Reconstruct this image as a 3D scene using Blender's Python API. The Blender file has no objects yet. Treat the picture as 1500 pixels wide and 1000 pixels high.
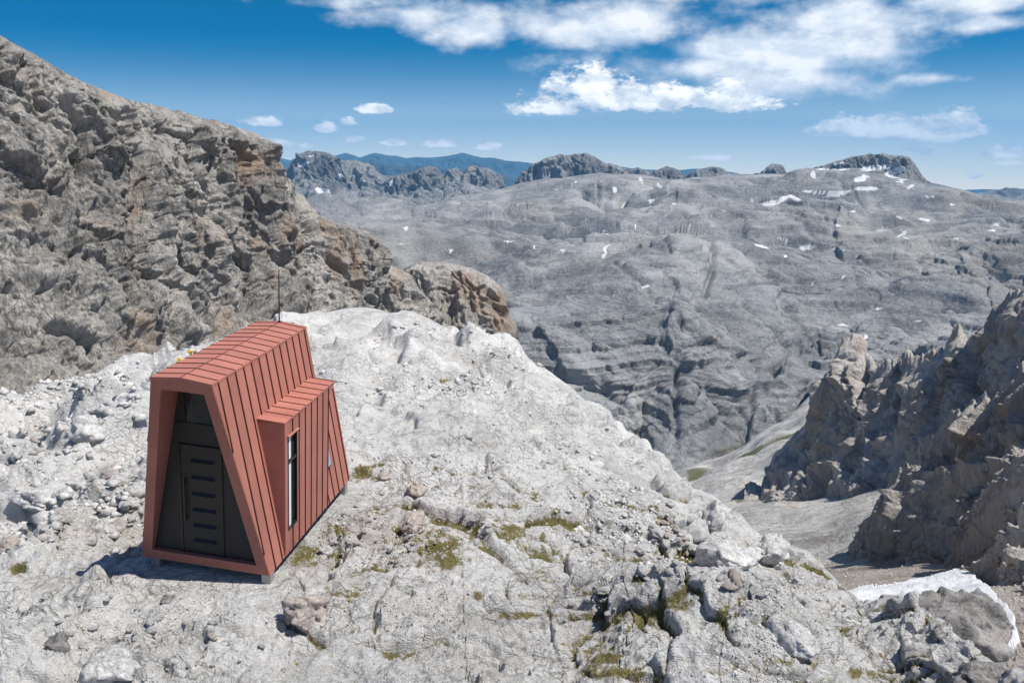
import bpy, math, random
import numpy as np
from math import radians, sin, cos
from concurrent.futures import ThreadPoolExecutor
from mathutils import Vector, Matrix

random.seed(7)
C = bpy.context.scene
COL = C.collection
F32 = np.float32

# ------------------------------------------------------------------ camera
FPX, CX, CY, HOR = 1200.0, 750.0, 500.0, 195.0
PITCH = math.atan((CY - HOR) / FPX)
FW = np.array([0, cos(PITCH), -sin(PITCH)])
UP = np.array([0, sin(PITCH), cos(PITCH)])
RT = np.array([1.0, 0, 0])
cam_d = bpy.data.cameras.new('camera')
cam_d.sensor_width = 36
cam_d.lens = 36 * FPX / 1500
cam_d.clip_start = 0.1
cam_d.clip_end = 300000
cam = bpy.data.objects.new('camera', cam_d)
COL.objects.link(cam)
cam.rotation_euler = (math.pi / 2 - PITCH, 0, 0)
C.camera = cam


def ray(px, py):
    """world direction, scaled so that its horizontal length is 1"""
    px = np.asarray(px, float)[..., None]
    py = np.asarray(py, float)[..., None]
    d = FW + RT * (px - CX) / FPX - UP * (py - CY) / FPX
    return d / np.hypot(d[..., 0], d[..., 1])[..., None]


def az_of(px, py=400):
    d = ray(px, py)
    return np.arctan2(d[..., 0], d[..., 1])


def proj(P):
    P = np.asarray(P, float)
    d = P @ FW
    d = np.where(np.abs(d) < 1e-6, 1e-6, d)
    return CX + FPX * (P @ RT) / d, CY - FPX * (P @ UP) / d, d


# ------------------------------------------------------------------ noise
POOL = ThreadPoolExecutor(4)


def par(f, P):
    n = len(P)
    if n < 20000:
        return f(P)
    ch = np.array_split(np.arange(n), 16)
    return np.concatenate(list(POOL.map(lambda i: f(P[i[0]:i[-1] + 1]), ch)))


def ihash(ix, iy, iz, seed):
    with np.errstate(over='ignore'):
        h = (ix.astype(np.uint32) * np.uint32(374761393) + iy.astype(np.uint32) * np.uint32(668265263)
             + iz.astype(np.uint32) * np.uint32(2147483647 - 1000003) + np.uint32(seed * 974711 & 0xffffffff))
        h = (h ^ (h >> np.uint32(13))) * np.uint32(1274126177)
        h = (h ^ (h >> np.uint32(16))) * np.uint32(2246822519)
        h ^= h >> np.uint32(15)
    return h


_rs = np.random.RandomState(3)
_G = _rs.normal(size=(256, 3))
_G = (_G / np.linalg.norm(_G, axis=1)[:, None]).astype(F32)


def _pn(P, seed):
    P = P.astype(np.float64)
    I = np.floor(P)
    f = (P - I).astype(F32)
    I = I.astype(np.int64)
    u = f * f * f * (f * (f * 6 - 15) + 10)
    out = 0
    for dx in (0, 1):
        wx = u[:, 0] if dx else 1 - u[:, 0]
        for dy in (0, 1):
            wy = u[:, 1] if dy else 1 - u[:, 1]
            for dz in (0, 1):
                wz = u[:, 2] if dz else 1 - u[:, 2]
                g = _G[ihash(I[:, 0] + dx, I[:, 1] + dy, I[:, 2] + dz, seed) & np.uint32(255)]
                dot = g[:, 0] * (f[:, 0] - dx) + g[:, 1] * (f[:, 1] - dy) + g[:, 2] * (f[:, 2] - dz)
                out = out + wx * wy * wz * dot
    return out * 1.6


def pn(P, seed=1):
    return par(lambda q: _pn(q, seed), P)


SPACING = [None, 1.0]


def set_spacing(G):
    """vertex spacing of a terrain sheet: detail finer than it is left out"""
    d = np.linalg.norm(np.diff(G, axis=0), axis=-1)
    d = np.concatenate([d, d[-1:]], 0)
    e = np.linalg.norm(np.diff(G, axis=1), axis=-1)
    e = np.concatenate([e, e[:, -1:]], 1)
    SPACING[0] = np.maximum(d, e).ravel().astype(F32)


def keep_w(lam, n, lo=2.2, hi=5.0):
    if SPACING[0] is None or lam is None or len(SPACING[0]) != n:
        return 1.0
    return sstep(lo, hi, lam / SPACING[0])


def fbm(P, octv=4, gain=.5, seed=1, lac=2.03, lam=None):
    o, a = 0, 1.0
    for i in range(octv):
        o = o + a * pn(P * lac ** i, seed + i) * keep_w(lam and lam / lac ** i, len(P))
        a *= gain
    return o


def ridged(P, octv=4, gain=.5, seed=1, lac=2.07, lam=None):
    o, a = 0, 1.0
    for i in range(octv):
        o = o + a * (1 - 2.2 * np.abs(pn(P * lac ** i, seed + i))) * keep_w(lam and lam / lac ** i, len(P))
        a *= gain
    return o


def _facet(P, seed, tilt, two):
    P = P.astype(np.float64)
    I = np.floor(P).astype(np.int64)
    f = P - I
    n = len(P)
    f1 = np.full(n, 9., F32)
    f2 = np.full(n, 9., F32)
    hh = np.zeros(n, F32)
    h2 = np.zeros(n, F32)
    zr = (0,) if two else (-1, 0, 1)
    for dx in (-1, 0, 1):
        for dy in (-1, 0, 1):
            for dz in zr:
                h = ihash(I[:, 0] + dx, I[:, 1] + dy, I[:, 2] * (0 if two else 1) + dz, seed)
                rx = (h & np.uint32(1023)).astype(F32) / 1023
                ry = ((h >> np.uint32(10)) & np.uint32(1023)).astype(F32) / 1023
                rz = ((h >> np.uint32(20)) & np.uint32(1023)).astype(F32) / 1023
                vx = (f[:, 0] - dx).astype(F32) - rx
                vy = (f[:, 1] - dy).astype(F32) - ry
                vz = 0 if two else (f[:, 2] - dz).astype(F32) - rz
                d = np.sqrt(vx * vx + vy * vy + vz * vz)
                k = d < f1
                k2 = (d < f2) & ~k
                v = (rz * 2 - 1) + tilt * (vx * (rx * 4 - 2) + vy * (ry * 4 - 2) + vz * (rx * 4 - 2))
                f2 = np.where(k, f1, np.where(k2, d, f2))
                h2 = np.where(k, hh, np.where(k2, v, h2))
                f1 = np.where(k, d, f1)
                hh = np.where(k, v, hh)
    return np.stack([hh, h2, f2 - f1], 1)


def facet(P, seed=1, tilt=1.0, two=False, lam=None):
    """fractured blocks: every cell its own height and tilt; returns height and distance to the crack"""
    r = par(lambda q: _facet(q, seed, tilt, two), P)
    k = keep_w(lam, len(P))
    w = .07
    if lam is not None and SPACING[0] is not None and len(SPACING[0]) == len(P):
        w = np.clip(2.2 * SPACING[0] / lam, .07, .7)
    e = r[:, 2]
    s = sstep(0, 1, e / w)
    # neighbouring blocks meet in a bevel no narrower than the mesh can carry
    v = r[:, 0] * (.5 + .5 * s) + r[:, 1] * (.5 - .5 * s)
    return v * k, np.maximum(e, w * .35 * (np.asarray(w) > .12)) + (1 - k) * 3


def sstep(a, b, x):
    t = np.clip((x - a) / (b - a), 0, 1)
    return t * t * (3 - 2 * t)


# ------------------------------------------------------------------ meshes
def link(name, me, parent=None, loc=None, **props):
    o = bpy.data.objects.new(name, me)
    COL.objects.link(o)
    if parent:
        o.parent = parent
    if loc is not None:
        o.location = loc
    for k, v in props.items():
        o[k] = v
    return o


def mesh_np(name, V, Fq, mat, smooth=True, mask=None):
    me = bpy.data.meshes.new(name)
    n, m = len(V), len(Fq)
    k = Fq.shape[1]
    me.vertices.add(n)
    me.vertices.foreach_set('co', np.ascontiguousarray(V, F32).ravel())
    me.loops.add(m * k)
    me.loops.foreach_set('vertex_index', np.ascontiguousarray(Fq, np.int32).ravel())
    me.polygons.add(m)
    me.polygons.foreach_set('loop_start', np.arange(0, m * k, k, dtype=np.int32))
    me.polygons.foreach_set('loop_total', np.full(m, k, np.int32))
    if smooth:
        me.polygons.foreach_set('use_smooth', np.ones(m, bool))
    me.update(calc_edges=True)
    if mask is not None:
        a = me.color_attributes.new('mask', 'FLOAT_COLOR', 'POINT')
        c = np.ones((n, 4), F32)
        c[:, :mask.shape[1]] = mask
        a.data.foreach_set('color', c.ravel())
    if mat:
        me.materials.append(mat)
    return me


def grid_faces(nr, nc):
    i = np.arange((nr - 1) * nc).reshape(nr - 1, nc)[:, :-1].ravel()
    return np.stack([i, i + 1, i + nc + 1, i + nc], 1)


def pchip(x, Y, xs):
    """monotone cubic, Y is K x N, returns len(xs) x N"""
    h = np.diff(x)[:, None]
    d = np.diff(Y, axis=0) / h
    m = np.zeros_like(Y)
    m[0], m[-1] = d[0], d[-1]
    s = d[:-1] * d[1:] > 0
    den = np.where(s, d[:-1] + d[1:], 1)
    m[1:-1] = np.where(s, 2 * d[:-1] * d[1:] / np.where(den == 0, 1, den), 0)
    k = np.clip(np.searchsorted(x, xs, side='right') - 1, 0, len(x) - 2)
    t = ((xs - x[k]) / (x[k + 1] - x[k]))[:, None]
    hh = h[k]
    return ((1 + 2 * t) * (1 - t) ** 2 * Y[k] + t * (1 - t) ** 2 * hh * m[k]
            + t * t * (3 - 2 * t) * Y[k + 1] + t * t * (t - 1) * hh * m[k + 1])


def smooth_interp(x, xp, fp, soft):
    y = np.interp(x, xp, fp)
    if soft > 1:
        k = np.hanning(soft + 2)[1:-1]
        k /= k.sum()
        y = np.convolve(np.pad(y, soft // 2, mode='edge'), k, 'same')[soft // 2: soft // 2 + len(x)]
    return y


def loft(curves, x0, x1, nc, nr, soft=0, hidden=.15):
    """Terrain sheet through profile lines. A line is a list of (x, y, r) control points read off the
    survey of the view (bearing, dip, distance in metres) or (x, None, r, z) with the height given."""
    cols = np.linspace(x0, x1, nc)
    D = ray(cols, np.full(nc, 400.))
    az = np.arctan2(D[:, 0], D[:, 1])
    Rr, Zz = [], []
    for cv in curves:
        pxs = [c[0] for c in cv]
        az_c, r_c, z_c = [], [], []
        for c in cv:
            if c[1] is None:
                az_c.append(float(az_of(c[0], c[4] if len(c) > 4 else 600)))
                z_c.append(c[3])
            else:
                d = ray(c[0], c[1])
                az_c.append(math.atan2(d[0], d[1]))
                z_c.append(d[2] * c[2])
            r_c.append(c[2])
        o = np.argsort(az_c)
        az_c, r_c, z_c = np.array(az_c)[o], np.array(r_c, float)[o], np.array(z_c)[o]
        Rr.append(smooth_interp(az, az_c, np.log(r_c), soft))
        Zz.append(smooth_interp(az, az_c, z_c / r_c, soft) * np.exp(Rr[-1]))
    K = len(curves)
    ts = np.linspace(0, K - 1, 60 * (K - 1) + 1)
    L = np.array(Rr)
    for i in range(1, K):
        L[i] = np.maximum(L[i], L[i - 1] + 1e-4)
    R = np.exp(pchip(np.arange(K), L, ts))
    Z = pchip(np.arange(K), np.array(Zz), ts)
    # rows spread evenly over what the eye sees, a few for the hidden sides
    el = np.arctan2(Z, R)
    de = np.diff(el, axis=0)
    run = np.maximum.accumulate(el, axis=0)
    vis = np.where(el[1:] >= run[:-1] - 1e-6, np.abs(de), 0)
    w = vis + hidden * np.abs(de) + np.abs(np.diff(np.log(R), axis=0)) * .02
    w = w * np.where(el[1:] < -radians(43), .25, 1.0)
    S = np.concatenate([np.zeros((1, nc)), np.cumsum(w, 0)])
    S /= S[-1]
    s = np.linspace(0, 1, nr)
    R2 = np.empty((nr, nc))
    Z2 = np.empty((nr, nc))
    for j in range(nc):
        R2[:, j] = np.interp(s, S[:, j], R[:, j])
        Z2[:, j] = np.interp(s, S[:, j], Z[:, j])
    X = R2 * np.sin(az)
    Y = R2 * np.cos(az)
    return np.stack([X, Y, Z2], -1)


def grid_normals(G):
    a = np.gradient(G, axis=1)
    b = np.gradient(G, axis=0)
    n = np.cross(a, b)
    n /= np.linalg.norm(n, axis=-1)[..., None] + 1e-12
    return n


def blur_grid(n, k):
    for ax in (0, 1):
        w = np.ones(k) / k
        p = [(0, 0)] * 3
        p[ax] = (k // 2, k - 1 - k // 2)
        q = np.pad(n, p, mode='edge')
        c = np.cumsum(np.concatenate([np.zeros_like(q.take([0], ax)), q], ax), axis=ax)
        n = (c.take(range(k, c.shape[ax]), ax) - c.take(range(0, c.shape[ax] - k), ax)) / k
    return n


def seg_dist(px, py, line):
    """distance to a polyline and side (positive above it)"""
    best = np.full(px.shape, 1e9)
    side = np.zeros(px.shape)
    for (x0, y0), (x1, y1) in zip(line[:-1], line[1:]):
        dx, dy = x1 - x0, y1 - y0
        t = np.clip(((px - x0) * dx + (py - y0) * dy) / (dx * dx + dy * dy), 0, 1)
        d = np.hypot(px - x0 - t * dx, py - y0 - t * dy)
        s = np.sign((px - x0) * dy - (py - y0) * dx)
        k = d < best
        best = np.where(k, d, best)
        side = np.where(k, s, side)
    return best, side


# ------------------------------------------------------------------ materials
class NT:
    def __init__(s, nt):
        s.nt = nt
        nt.nodes.clear()

    def n(s, t, **kw):
        nd = s.nt.nodes.new(t)
        for k, v in kw.items():
            if k.startswith('i_'):
                nd.inputs[k[2:].replace('_', ' ')].default_value = v
            else:
                setattr(nd, k, v)
        return nd

    def l(s, a, b):
        s.nt.links.new(a, b)

    def math(s, op, a, b=None, c=None, clamp=False):
        nd = s.n('ShaderNodeMath', operation=op, use_clamp=clamp)
        for i, v in enumerate((a, b, c)):
            if v is None:
                continue
            if isinstance(v, (int, float)):
                nd.inputs[i].default_value = v
            else:
                s.l(v, nd.inputs[i])
        return nd.outputs[0]

    def vmath(s, op, a, b=None):
        nd = s.n('ShaderNodeVectorMath', operation=op)
        for i, v in enumerate((a, b)):
            if v is None:
                continue
            if isinstance(v, (tuple, list)):
                nd.inputs[i].default_value = v
            else:
                s.l(v, nd.inputs[i])
        return nd.outputs['Value'] if op in ('LENGTH', 'DOT_PRODUCT') else nd.outputs[0]

    def noise(s, vec, scale, detail=4, rough=.55, dist=0.0):
        nd = s.n('ShaderNodeTexNoise', i_Scale=scale, i_Detail=detail, i_Roughness=rough, i_Distortion=dist)
        s.l(vec, nd.inputs['Vector'])
        return nd.outputs['Fac']

    def ramp(s, v, a, b, lo=0.0, hi=1.0, smooth=False):
        nd = s.n('ShaderNodeMapRange', clamp=True)
        if smooth:
            nd.interpolation_type = 'SMOOTHSTEP'
        s.l(v, nd.inputs[0])
        for i, x in zip((1, 2, 3, 4), (a, b, lo, hi)):
            nd.inputs[i].default_value = x
        return nd.outputs[0]

    def mix(s, f, a, b, mode='MIX'):
        nd = s.n('ShaderNodeMix', data_type='RGBA', blend_type=mode)
        if isinstance(f, (int, float)):
            nd.inputs[0].default_value = f
        else:
            s.l(f, nd.inputs[0])
        for i, v in ((6, a), (7, b)):
            if isinstance(v, (tuple, list)):
                nd.inputs[i].default_value = (*v[:3], 1)
            else:
                s.l(v, nd.inputs[i])
        return nd.outputs[2]


def new_mat(name):
    m = bpy.data.materials.new(name)
    m.use_nodes = True
    t = NT(m.node_tree)
    out = t.n('ShaderNodeOutputMaterial')
    b = t.n('ShaderNodeBsdfPrincipled')
    t.l(b.outputs[0], out.inputs[0])
    return m, t, b


def rock_mat(name, light, dark, scale, stain=(.33, .22, .14), stain_amt=.25, crack=.5, bump=.6, vert=1.0, mask=True,
             pale=None, bstep=None, crack_w=.035, grass=(.13, .14, .035), rot=(0, 0, 0), streak=None, grass2=(.27, .21, .10)):
    """scale: size in metres of the main mottling; vert > 1 draws it out vertically"""
    m, t, b = new_mat(name)
    tc = t.n('ShaderNodeTexCoord')
    mp = t.n('ShaderNodeMapping')
    mp.inputs['Scale'].default_value = (1 / scale, 1 / scale, 1 / scale / vert)
    mp.inputs['Rotation'].default_value = rot
    t.l(tc.outputs['Object'], mp.inputs[0])
    v = mp.outputs[0]
    n1 = t.noise(v, .35, 6, .6, .3)
    n2 = t.noise(v, 2.2, 8, .68)
    n3 = t.noise(v, 9.0, 6, .7)
    f = t.math('ADD', t.math('MULTIPLY', n1, .45), t.math('ADD', t.math('MULTIPLY', n2, .35), t.math('MULTIPLY', n3, .35)))
    col = t.mix(t.ramp(f, .46, .68, smooth=True), dark, light)
    if pale:
        p1 = t.ramp(t.noise(v, .22, 5, .6, .6), .5, .62, smooth=True)
        col = t.mix(t.math('MULTIPLY', p1, .6), col, pale)
    sk = None
    if streak:
        # fine grooves drawn out along the bedding: (stretch x, y, z, turn about z, darkness)
        m2 = t.n('ShaderNodeMapping')
        m2.inputs['Scale'].default_value = tuple(a / scale for a in streak[:3])
        m2.inputs['Rotation'].default_value = (0, 0, streak[3])
        t.l(tc.outputs['Object'], m2.inputs[0])
        k1 = t.noise(m2.outputs[0], 2.6, 8, .72, .6)
        k2 = t.noise(m2.outputs[0], 9.0, 5, .7, .4)
        k0 = t.noise(m2.outputs[0], .8, 6, .7, .5)
        sk = t.math('ADD', t.math('ADD', t.math('MULTIPLY', k1, .45), t.math('MULTIPLY', k2, .3)), t.math('MULTIPLY', k0, .25))
        dk = t.ramp(sk, .34, .47)
        col = t.mix(t.math('MULTIPLY', t.math('SUBTRACT', 1.0, dk), streak[4]), col, [c * .55 for c in dark])
    # stains
    s1 = t.ramp(t.noise(v, .5, 6, .65, .5), .56, .68, smooth=True)
    col = t.mix(t.math('MULTIPLY', s1, stain_amt), col, stain)
    # cracks
    wv = t.n('ShaderNodeTexNoise', i_Scale=1.2, i_Detail=3.0)
    t.l(v, wv.inputs['Vector'])
    wv2 = t.vmath('ADD', v, t.vmath('MULTIPLY', wv.outputs['Color'], (.9, .9, .9)))
    hs = []
    for sc, wd in ((1.1, crack_w), (3.7, crack_w * 1.6)):
        vo = t.n('ShaderNodeTexVoronoi', feature='DISTANCE_TO_EDGE', i_Scale=sc)
        t.l(wv2, vo.inputs['Vector'])
        hs.append(t.ramp(vo.outputs[0], 0, wd))
    cr = t.math('MULTIPLY', hs[0], hs[1])
    gate = t.ramp(t.noise(v, .8, 3, .6), .42, .58)
    cr = t.math('MAXIMUM', cr, gate)
    col = t.mix(t.math('MULTIPLY', t.math('SUBTRACT', 1.0, cr), crack), col, [c * .32 for c in dark])
    # dark pits in the colour only, standing in for shade of small relief
    pit = t.ramp(t.noise(v, 14.0, 4, .75), .30, .42)
    col = t.mix(t.math('MULTIPLY', t.math('SUBTRACT', 1.0, pit), .55), col, [c * .45 for c in dark])
    rough = .92
    if mask:
        at = t.n('ShaderNodeAttribute', attribute_name='mask')
        sp = t.n('ShaderNodeSeparateColor')
        t.l(at.outputs['Color'], sp.inputs[0])
        nz = t.math('MULTIPLY', t.math('SUBTRACT', n3, .5), .9)
        org = t.ramp(t.math('ADD', sp.outputs[2], nz), .25, .75)
        col = t.mix(t.math('MULTIPLY', org, .75), col, stain)
        gr = t.ramp(t.math('ADD', sp.outputs[1], t.math('MULTIPLY', nz, 2.0)), .38, .62)
        gcol = t.mix(t.ramp(n3, .35, .65), grass, grass2)
        col = t.mix(gr, col, gcol)
        sn = t.ramp(sp.outputs[0], .42, .55)
        col = t.mix(sn, col, t.mix(t.ramp(n2, .35, .65), (.50, .505, .51), (.65, .65, .65)))
    t.l(col, b.inputs['Base Color'])
    b.inputs['Roughness'].default_value = rough
    b.inputs['Specular IOR Level'].default_value = .25
    hgt = t.math('ADD', t.math('MULTIPLY', n2, .5), t.math('ADD', t.math('MULTIPLY', n3, .6), t.math('MULTIPLY', t.noise(v, 30.0, 4, .7), .3)))
    hgt = t.math('ADD', hgt, t.math('MULTIPLY', cr, .08))
    if sk is not None:
        hgt = t.math('ADD', hgt, t.math('MULTIPLY', sk, .9))
    bp = t.n('ShaderNodeBump')
    bp.inputs['Strength'].default_value = bump
    bp.inputs['Distance'].default_value = (bstep or .35) * scale
    t.l(hgt, bp.inputs['Height'])
    if mask:
        t.l(t.ramp(sn, 0, 1, bump, bump * .3), bp.inputs['Strength'])
    t.l(bp.outputs[0], b.inputs['Normal'])
    return m


def plain_mat(name, col, rough=.5, metal=0.0, var=.12, vscale=6.0, bump=0.0, spec=.5):
    m, t, b = new_mat(name)
    tc = t.n('ShaderNodeTexCoord')
    nz = t.noise(tc.outputs['Object'], vscale, 5, .6)
    c = t.mix(t.ramp(nz, .3, .7), [x * (1 - var) for x in col], [min(1, x * (1 + var)) for x in col])
    t.l(c, b.inputs['Base Color'])
    b.inputs['Roughness'].default_value = rough
    b.inputs['Metallic'].default_value = metal
    b.inputs['Specular IOR Level'].default_value = spec
    if bump:
        bp = t.n('ShaderNodeBump')
        bp.inputs['Strength'].default_value = bump
        bp.inputs['Distance'].default_value = .01
        t.l(t.noise(tc.outputs['Object'], vscale * 8, 4, .6), bp.inputs['Height'])
        t.l(bp.outputs[0], b.inputs['Normal'])
    return m


M = {}
M['ridge'] = rock_mat('ridge_limestone', (.765, .75, .72), (.51, .495, .47), 1.3, (.52, .44, .36), .30, crack=.6, bump=1.0, bstep=.20,
                      pale=(.79, .775, .745), streak=(.35, 1.0, 1.3, .35, .36))
M['cliff'] = rock_mat('cliff_limestone', (.61, .575, .525), (.28, .265, .245), 7.0, (.42, .30, .215), .65, crack=.6, bump=1.0, vert=2.2,
                      bstep=.24, crack_w=.05, streak=(1.2, 1.2, .45, 0, .6))
M['plateau'] = rock_mat('plateau_karst', (.34, .345, .345), (.165, .17, .175), 80.0, (.30, .27, .22), .25, crack=.45, bump=.8, bstep=.18, streak=(.55, .9, 4.5, .4, .8), pale=(.48, .475, .46),
                        crack_w=.03, grass=(.09, .12, .04))
M['far'] = rock_mat('far_dolomite', (.34, .335, .33), (.13, .13, .135), 160.0, (.24, .2, .16), .3, crack=.3, bump=.8, vert=2.5, bstep=.24, streak=(1.2, 1.2, .35, 0, .7))
M['tower'] = rock_mat('tower_rock', (.60, .56, .515), (.35, .325, .30), 9.0, (.46, .34, .26), .18, crack=.45, bump=.9, vert=2.2, bstep=.24, streak=(1.3, 1.3, .4, 0, .6))
M['valley'] = rock_mat('valley_scree', (.62, .60, .56), (.27, .255, .24), 12.0, (.40, .31, .24), .3, crack=.4, bump=1.0, bstep=.16, streak=(1., 1., 1., .3, .5),
                       grass=(.085, .115, .035), grass2=(.15, .14, .07))
M['boulder'] = rock_mat('boulder_rock', (.33, .315, .30), (.16, .152, .142), .7, (.36, .27, .2), .5, crack=.5, bump=.8, mask=False, bstep=.12)
M['pale_boulder'] = rock_mat('pale_boulder_rock', (.66, .65, .63), (.36, .35, .34), .5, (.48, .38, .3), .35, crack=.5, bump=.8, mask=False, bstep=.12)
M['red_boulder'] = rock_mat('reddish_boulder_rock', (.52, .455, .41), (.29, .245, .22), .4, (.48, .36, .28), .4, crack=.5, bump=.8, mask=False, bstep=.12)

# ------------------------------------------------------------------ hut pose (needed to level the ground)
HA = (0.01809, 0.07367, -0.15774)
HUT_R = (Matrix.Rotation(HA[2], 3, 'Z') @ Matrix.Rotation(HA[1], 3, 'Y') @ Matrix.Rotation(HA[0], 3, 'X'))
HUT_T = Vector((-5.84452, 14.0916, -7.98689))
HR = np.array(HUT_R)
HT = np.array(HUT_T)

# ------------------------------------------------------------------ foreground ridge
crest = [(-300, 600, 75), (0, 592, 75), (130, 572, 72), (165, 548, 68), (250, 520, 66), (350, 497, 64), (450, 466, 62), (500, 452, 62),
         (540, 449, 62), (600, 464, 60), (650, 478, 58), (700, 492, 55), (760, 520, 51), (800, 548, 48), (860, 590, 42), (900, 620, 39),
         (950, 665, 36), (1000, 712, 32), (1050, 752, 29), (1100, 785, 26), (1150, 815, 23), (1200, 846, 20.5), (1250, 872, 18.3),
         (1300, 898, 16.3), (1350, 928, 14.8), (1400, 962, 13.5), (1480, 1002, 12.3), (1600, 1080, 11), (1800, 1200, 9.5)]


def cz(px, r, z):
    return (px, None, r, z)


near = [cz(-300, 3.5, -6.2), cz(1800, 3.5, -6.6)]
c9 = [cz(-300, 9, -7.5), cz(500, 9, -7.55), cz(1000, 9, -7.4), cz(1300, 9, -7.3), cz(1800, 7.5, -7.3)]
c15 = [cz(-300, 15.5, -8.5), cz(200, 15.5, -8.3), cz(420, 15.5, -8.35), cz(700, 15.0, -8.5), cz(900, 15, -8.7), cz(1100, 14, -8.6),
       cz(1200, 13, -8.7), cz(1300, 12, -8.6), cz(1400, 11, -8.2), cz(1500, 10.3, -8.0), cz(1800, 8.4, -7.7)]
c24 = [cz(-300, 24, -10.4), cz(200, 24, -9.4), cz(500, 24, -8.8), cz(700, 24, -9.4), cz(900, 24, -11.0), cz(1000, 22, -11.0),
       cz(1100, 19.5, -10.6), cz(1200, 16.5, -10.05), cz(1300, 14.2, -9.5), cz(1400, 12.2, -8.8), cz(1500, 11.3, -8.6),
       cz(1800, 9, -8.1)]
back1 = [(x, y + 60, r * 1.22) for x, y, r in crest]
back2 = [(x, y + 260, r * 1.7) for x, y, r in crest]
NA, RA = 1180, 760
A = loft([near, c9, c15, c24, crest, back1, back2], -190, 1620, NA, RA, soft=41)
pa = A.reshape(-1, 3)
ppx, ppy, _ = proj(pa)
set_spacing(A)
r = np.hypot(pa[:, 0], pa[:, 1])


def bump_at(px, py_world, rad, h):
    """a low swell centred on a world point"""
    d = np.hypot(pa[:, 0] - px, pa[:, 1] - py_world)
    return h * np.exp(-(d / rad) ** 2)


def ground_pt(px, py, grid=None):
    q = pa if grid is None else grid
    x, y, d = proj(q)
    k = np.where((np.hypot(x - px, y - py) < 6) & (d > 1))[0]
    if len(k) == 0:
        k = np.array([np.argmin(np.hypot(x - px, y - py) + (d < 1) * 1e6)])
    k = k[np.argsort(d[k])][:max(1, len(k) // 3)]
    j = k[np.argmin(np.hypot(x[k] - px, y[k] - py))]
    return q[j].copy()


swells = [(110, 800, 1.5, .55), (60, 930, 1.6, .35), (250, 960, 1.2, .25), (980, 940, 1.7, .9), (1120, 950, 1.8, .75), (1250, 960, 1.5, .55),
          (1010, 800, 2.2, .7), (700, 880, 2.5, .25), (870, 840, 1.6, -.35), (820, 960, 1.3, -.3), (620, 660, 5, .7), (860, 700, 5, .8),
          (430, 560, 6, .8), (700, 600, 6, -.7), (160, 650, 4, .6), (40, 700, 3, .5), (90, 740, 1.3, -.35), (560, 520, 9, -.9),
          (1050, 880, 1.0, -.4), (1200, 905, .9, -.3)]
dz = np.zeros(len(pa))
for sx, sy, rad, h in swells:
    c = ground_pt(sx, sy)
    dz += bump_at(c[0], c[1], rad, h)
loc = (pa - HT) @ HR              # hut-local coordinates of the ground
dx_h = np.maximum(np.abs(loc[:, 0]) - 1.35, 0)
dy_h = np.maximum(np.maximum(-.15 - loc[:, 1], loc[:, 1] - 4.4), 0)
dh = np.hypot(dx_h, dy_h)
flat = 1 - sstep(0.0, 1.3, dh)
# level under the hut
zt = HT[2] + (pa[:, 0] - HT[0]) * (HR[2, 0] / HR[0, 0]) + (pa[:, 1] - HT[1]) * 0.012 - .20
pa[:, 2] = pa[:, 2] + dz * (1 - flat)
pa[:, 2] = pa[:, 2] * (1 - flat) + zt * flat
# hollow along the hut's left side
hol = np.exp(-((loc[:, 0] + 2.3) / .8) ** 2) * sstep(.3, 1.2, loc[:, 1]) * (1 - sstep(4.5, 6.5, loc[:, 1]))
pa[:, 2] -= .55 * hol

PF = pa.astype(F32)
w1 = np.stack([fbm(PF / 3.1, 3, .5, 11), fbm(PF / 3.1, 3, .5, 21), fbm(PF / 3.1, 2, .5, 31)], 1)
Pw = PF + .55 * w1
far_w = sstep(18, 45, r)
far_r = sstep(30, 62, r)
hgt = .50 * far_w * fbm(PF / 9., 3, .5, 41, lam=9.) + .20 * fbm(PF / 2.6, 4, .5, 51, lam=2.6)
f, e = facet(Pw / np.array([2.6, 2.0, 2.2], F32), 5, .8, True, lam=2.2)
hgt += (.14 + .39 * far_w) * f - (.20 - .05 * far_w) * np.exp(-e / .035)
f, e = facet((Pw + .3 * w1[:, ::-1]) / np.array([1.0, .75, .8], F32), 6, 1.1, True, lam=.9)
keep = sstep(-.25, .25, pn(PF / 4.5, 71))
hgt += (.12 + .16 * far_w) * f * (.35 + .65 * keep) - .15 * np.exp(-e / .05) * keep
f, e = facet((PF + .12 * w1) / np.array([.42, .3, .35], F32), 7, 1.2, False, lam=.4)
k2 = sstep(-.2, .35, pn(PF / 2.2, 72))
near_w = 1 - sstep(22, 50, r)
hgt += (.062 + .05 * far_w) * (.45 + .55 * near_w) * f * (.25 + .75 * k2) - .05 * near_w * np.exp(-e / .08) * k2
f, e = facet(PF / np.array([.16, .12, .14], F32), 8, 1.2, False, lam=.15)
hgt += .030 * (1 - sstep(14, 26, r)) * f * (.2 + .8 * sstep(-.1, .4, pn(PF / 1.3, 73)))
hgt += .055 * (1 - sstep(22, 44, r)) * ridged(PF / .5, 4, .55, 81, lam=.5) + .07 * far_w * ridged(PF / 3.4, 4, .55, 85, lam=3.4) - .10 * far_w * np.clip(ridged(PF / np.array([1.6, 1.1, 1.], F32), 2, .5, 86, lam=1.5) - .75, 0, 1)
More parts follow.
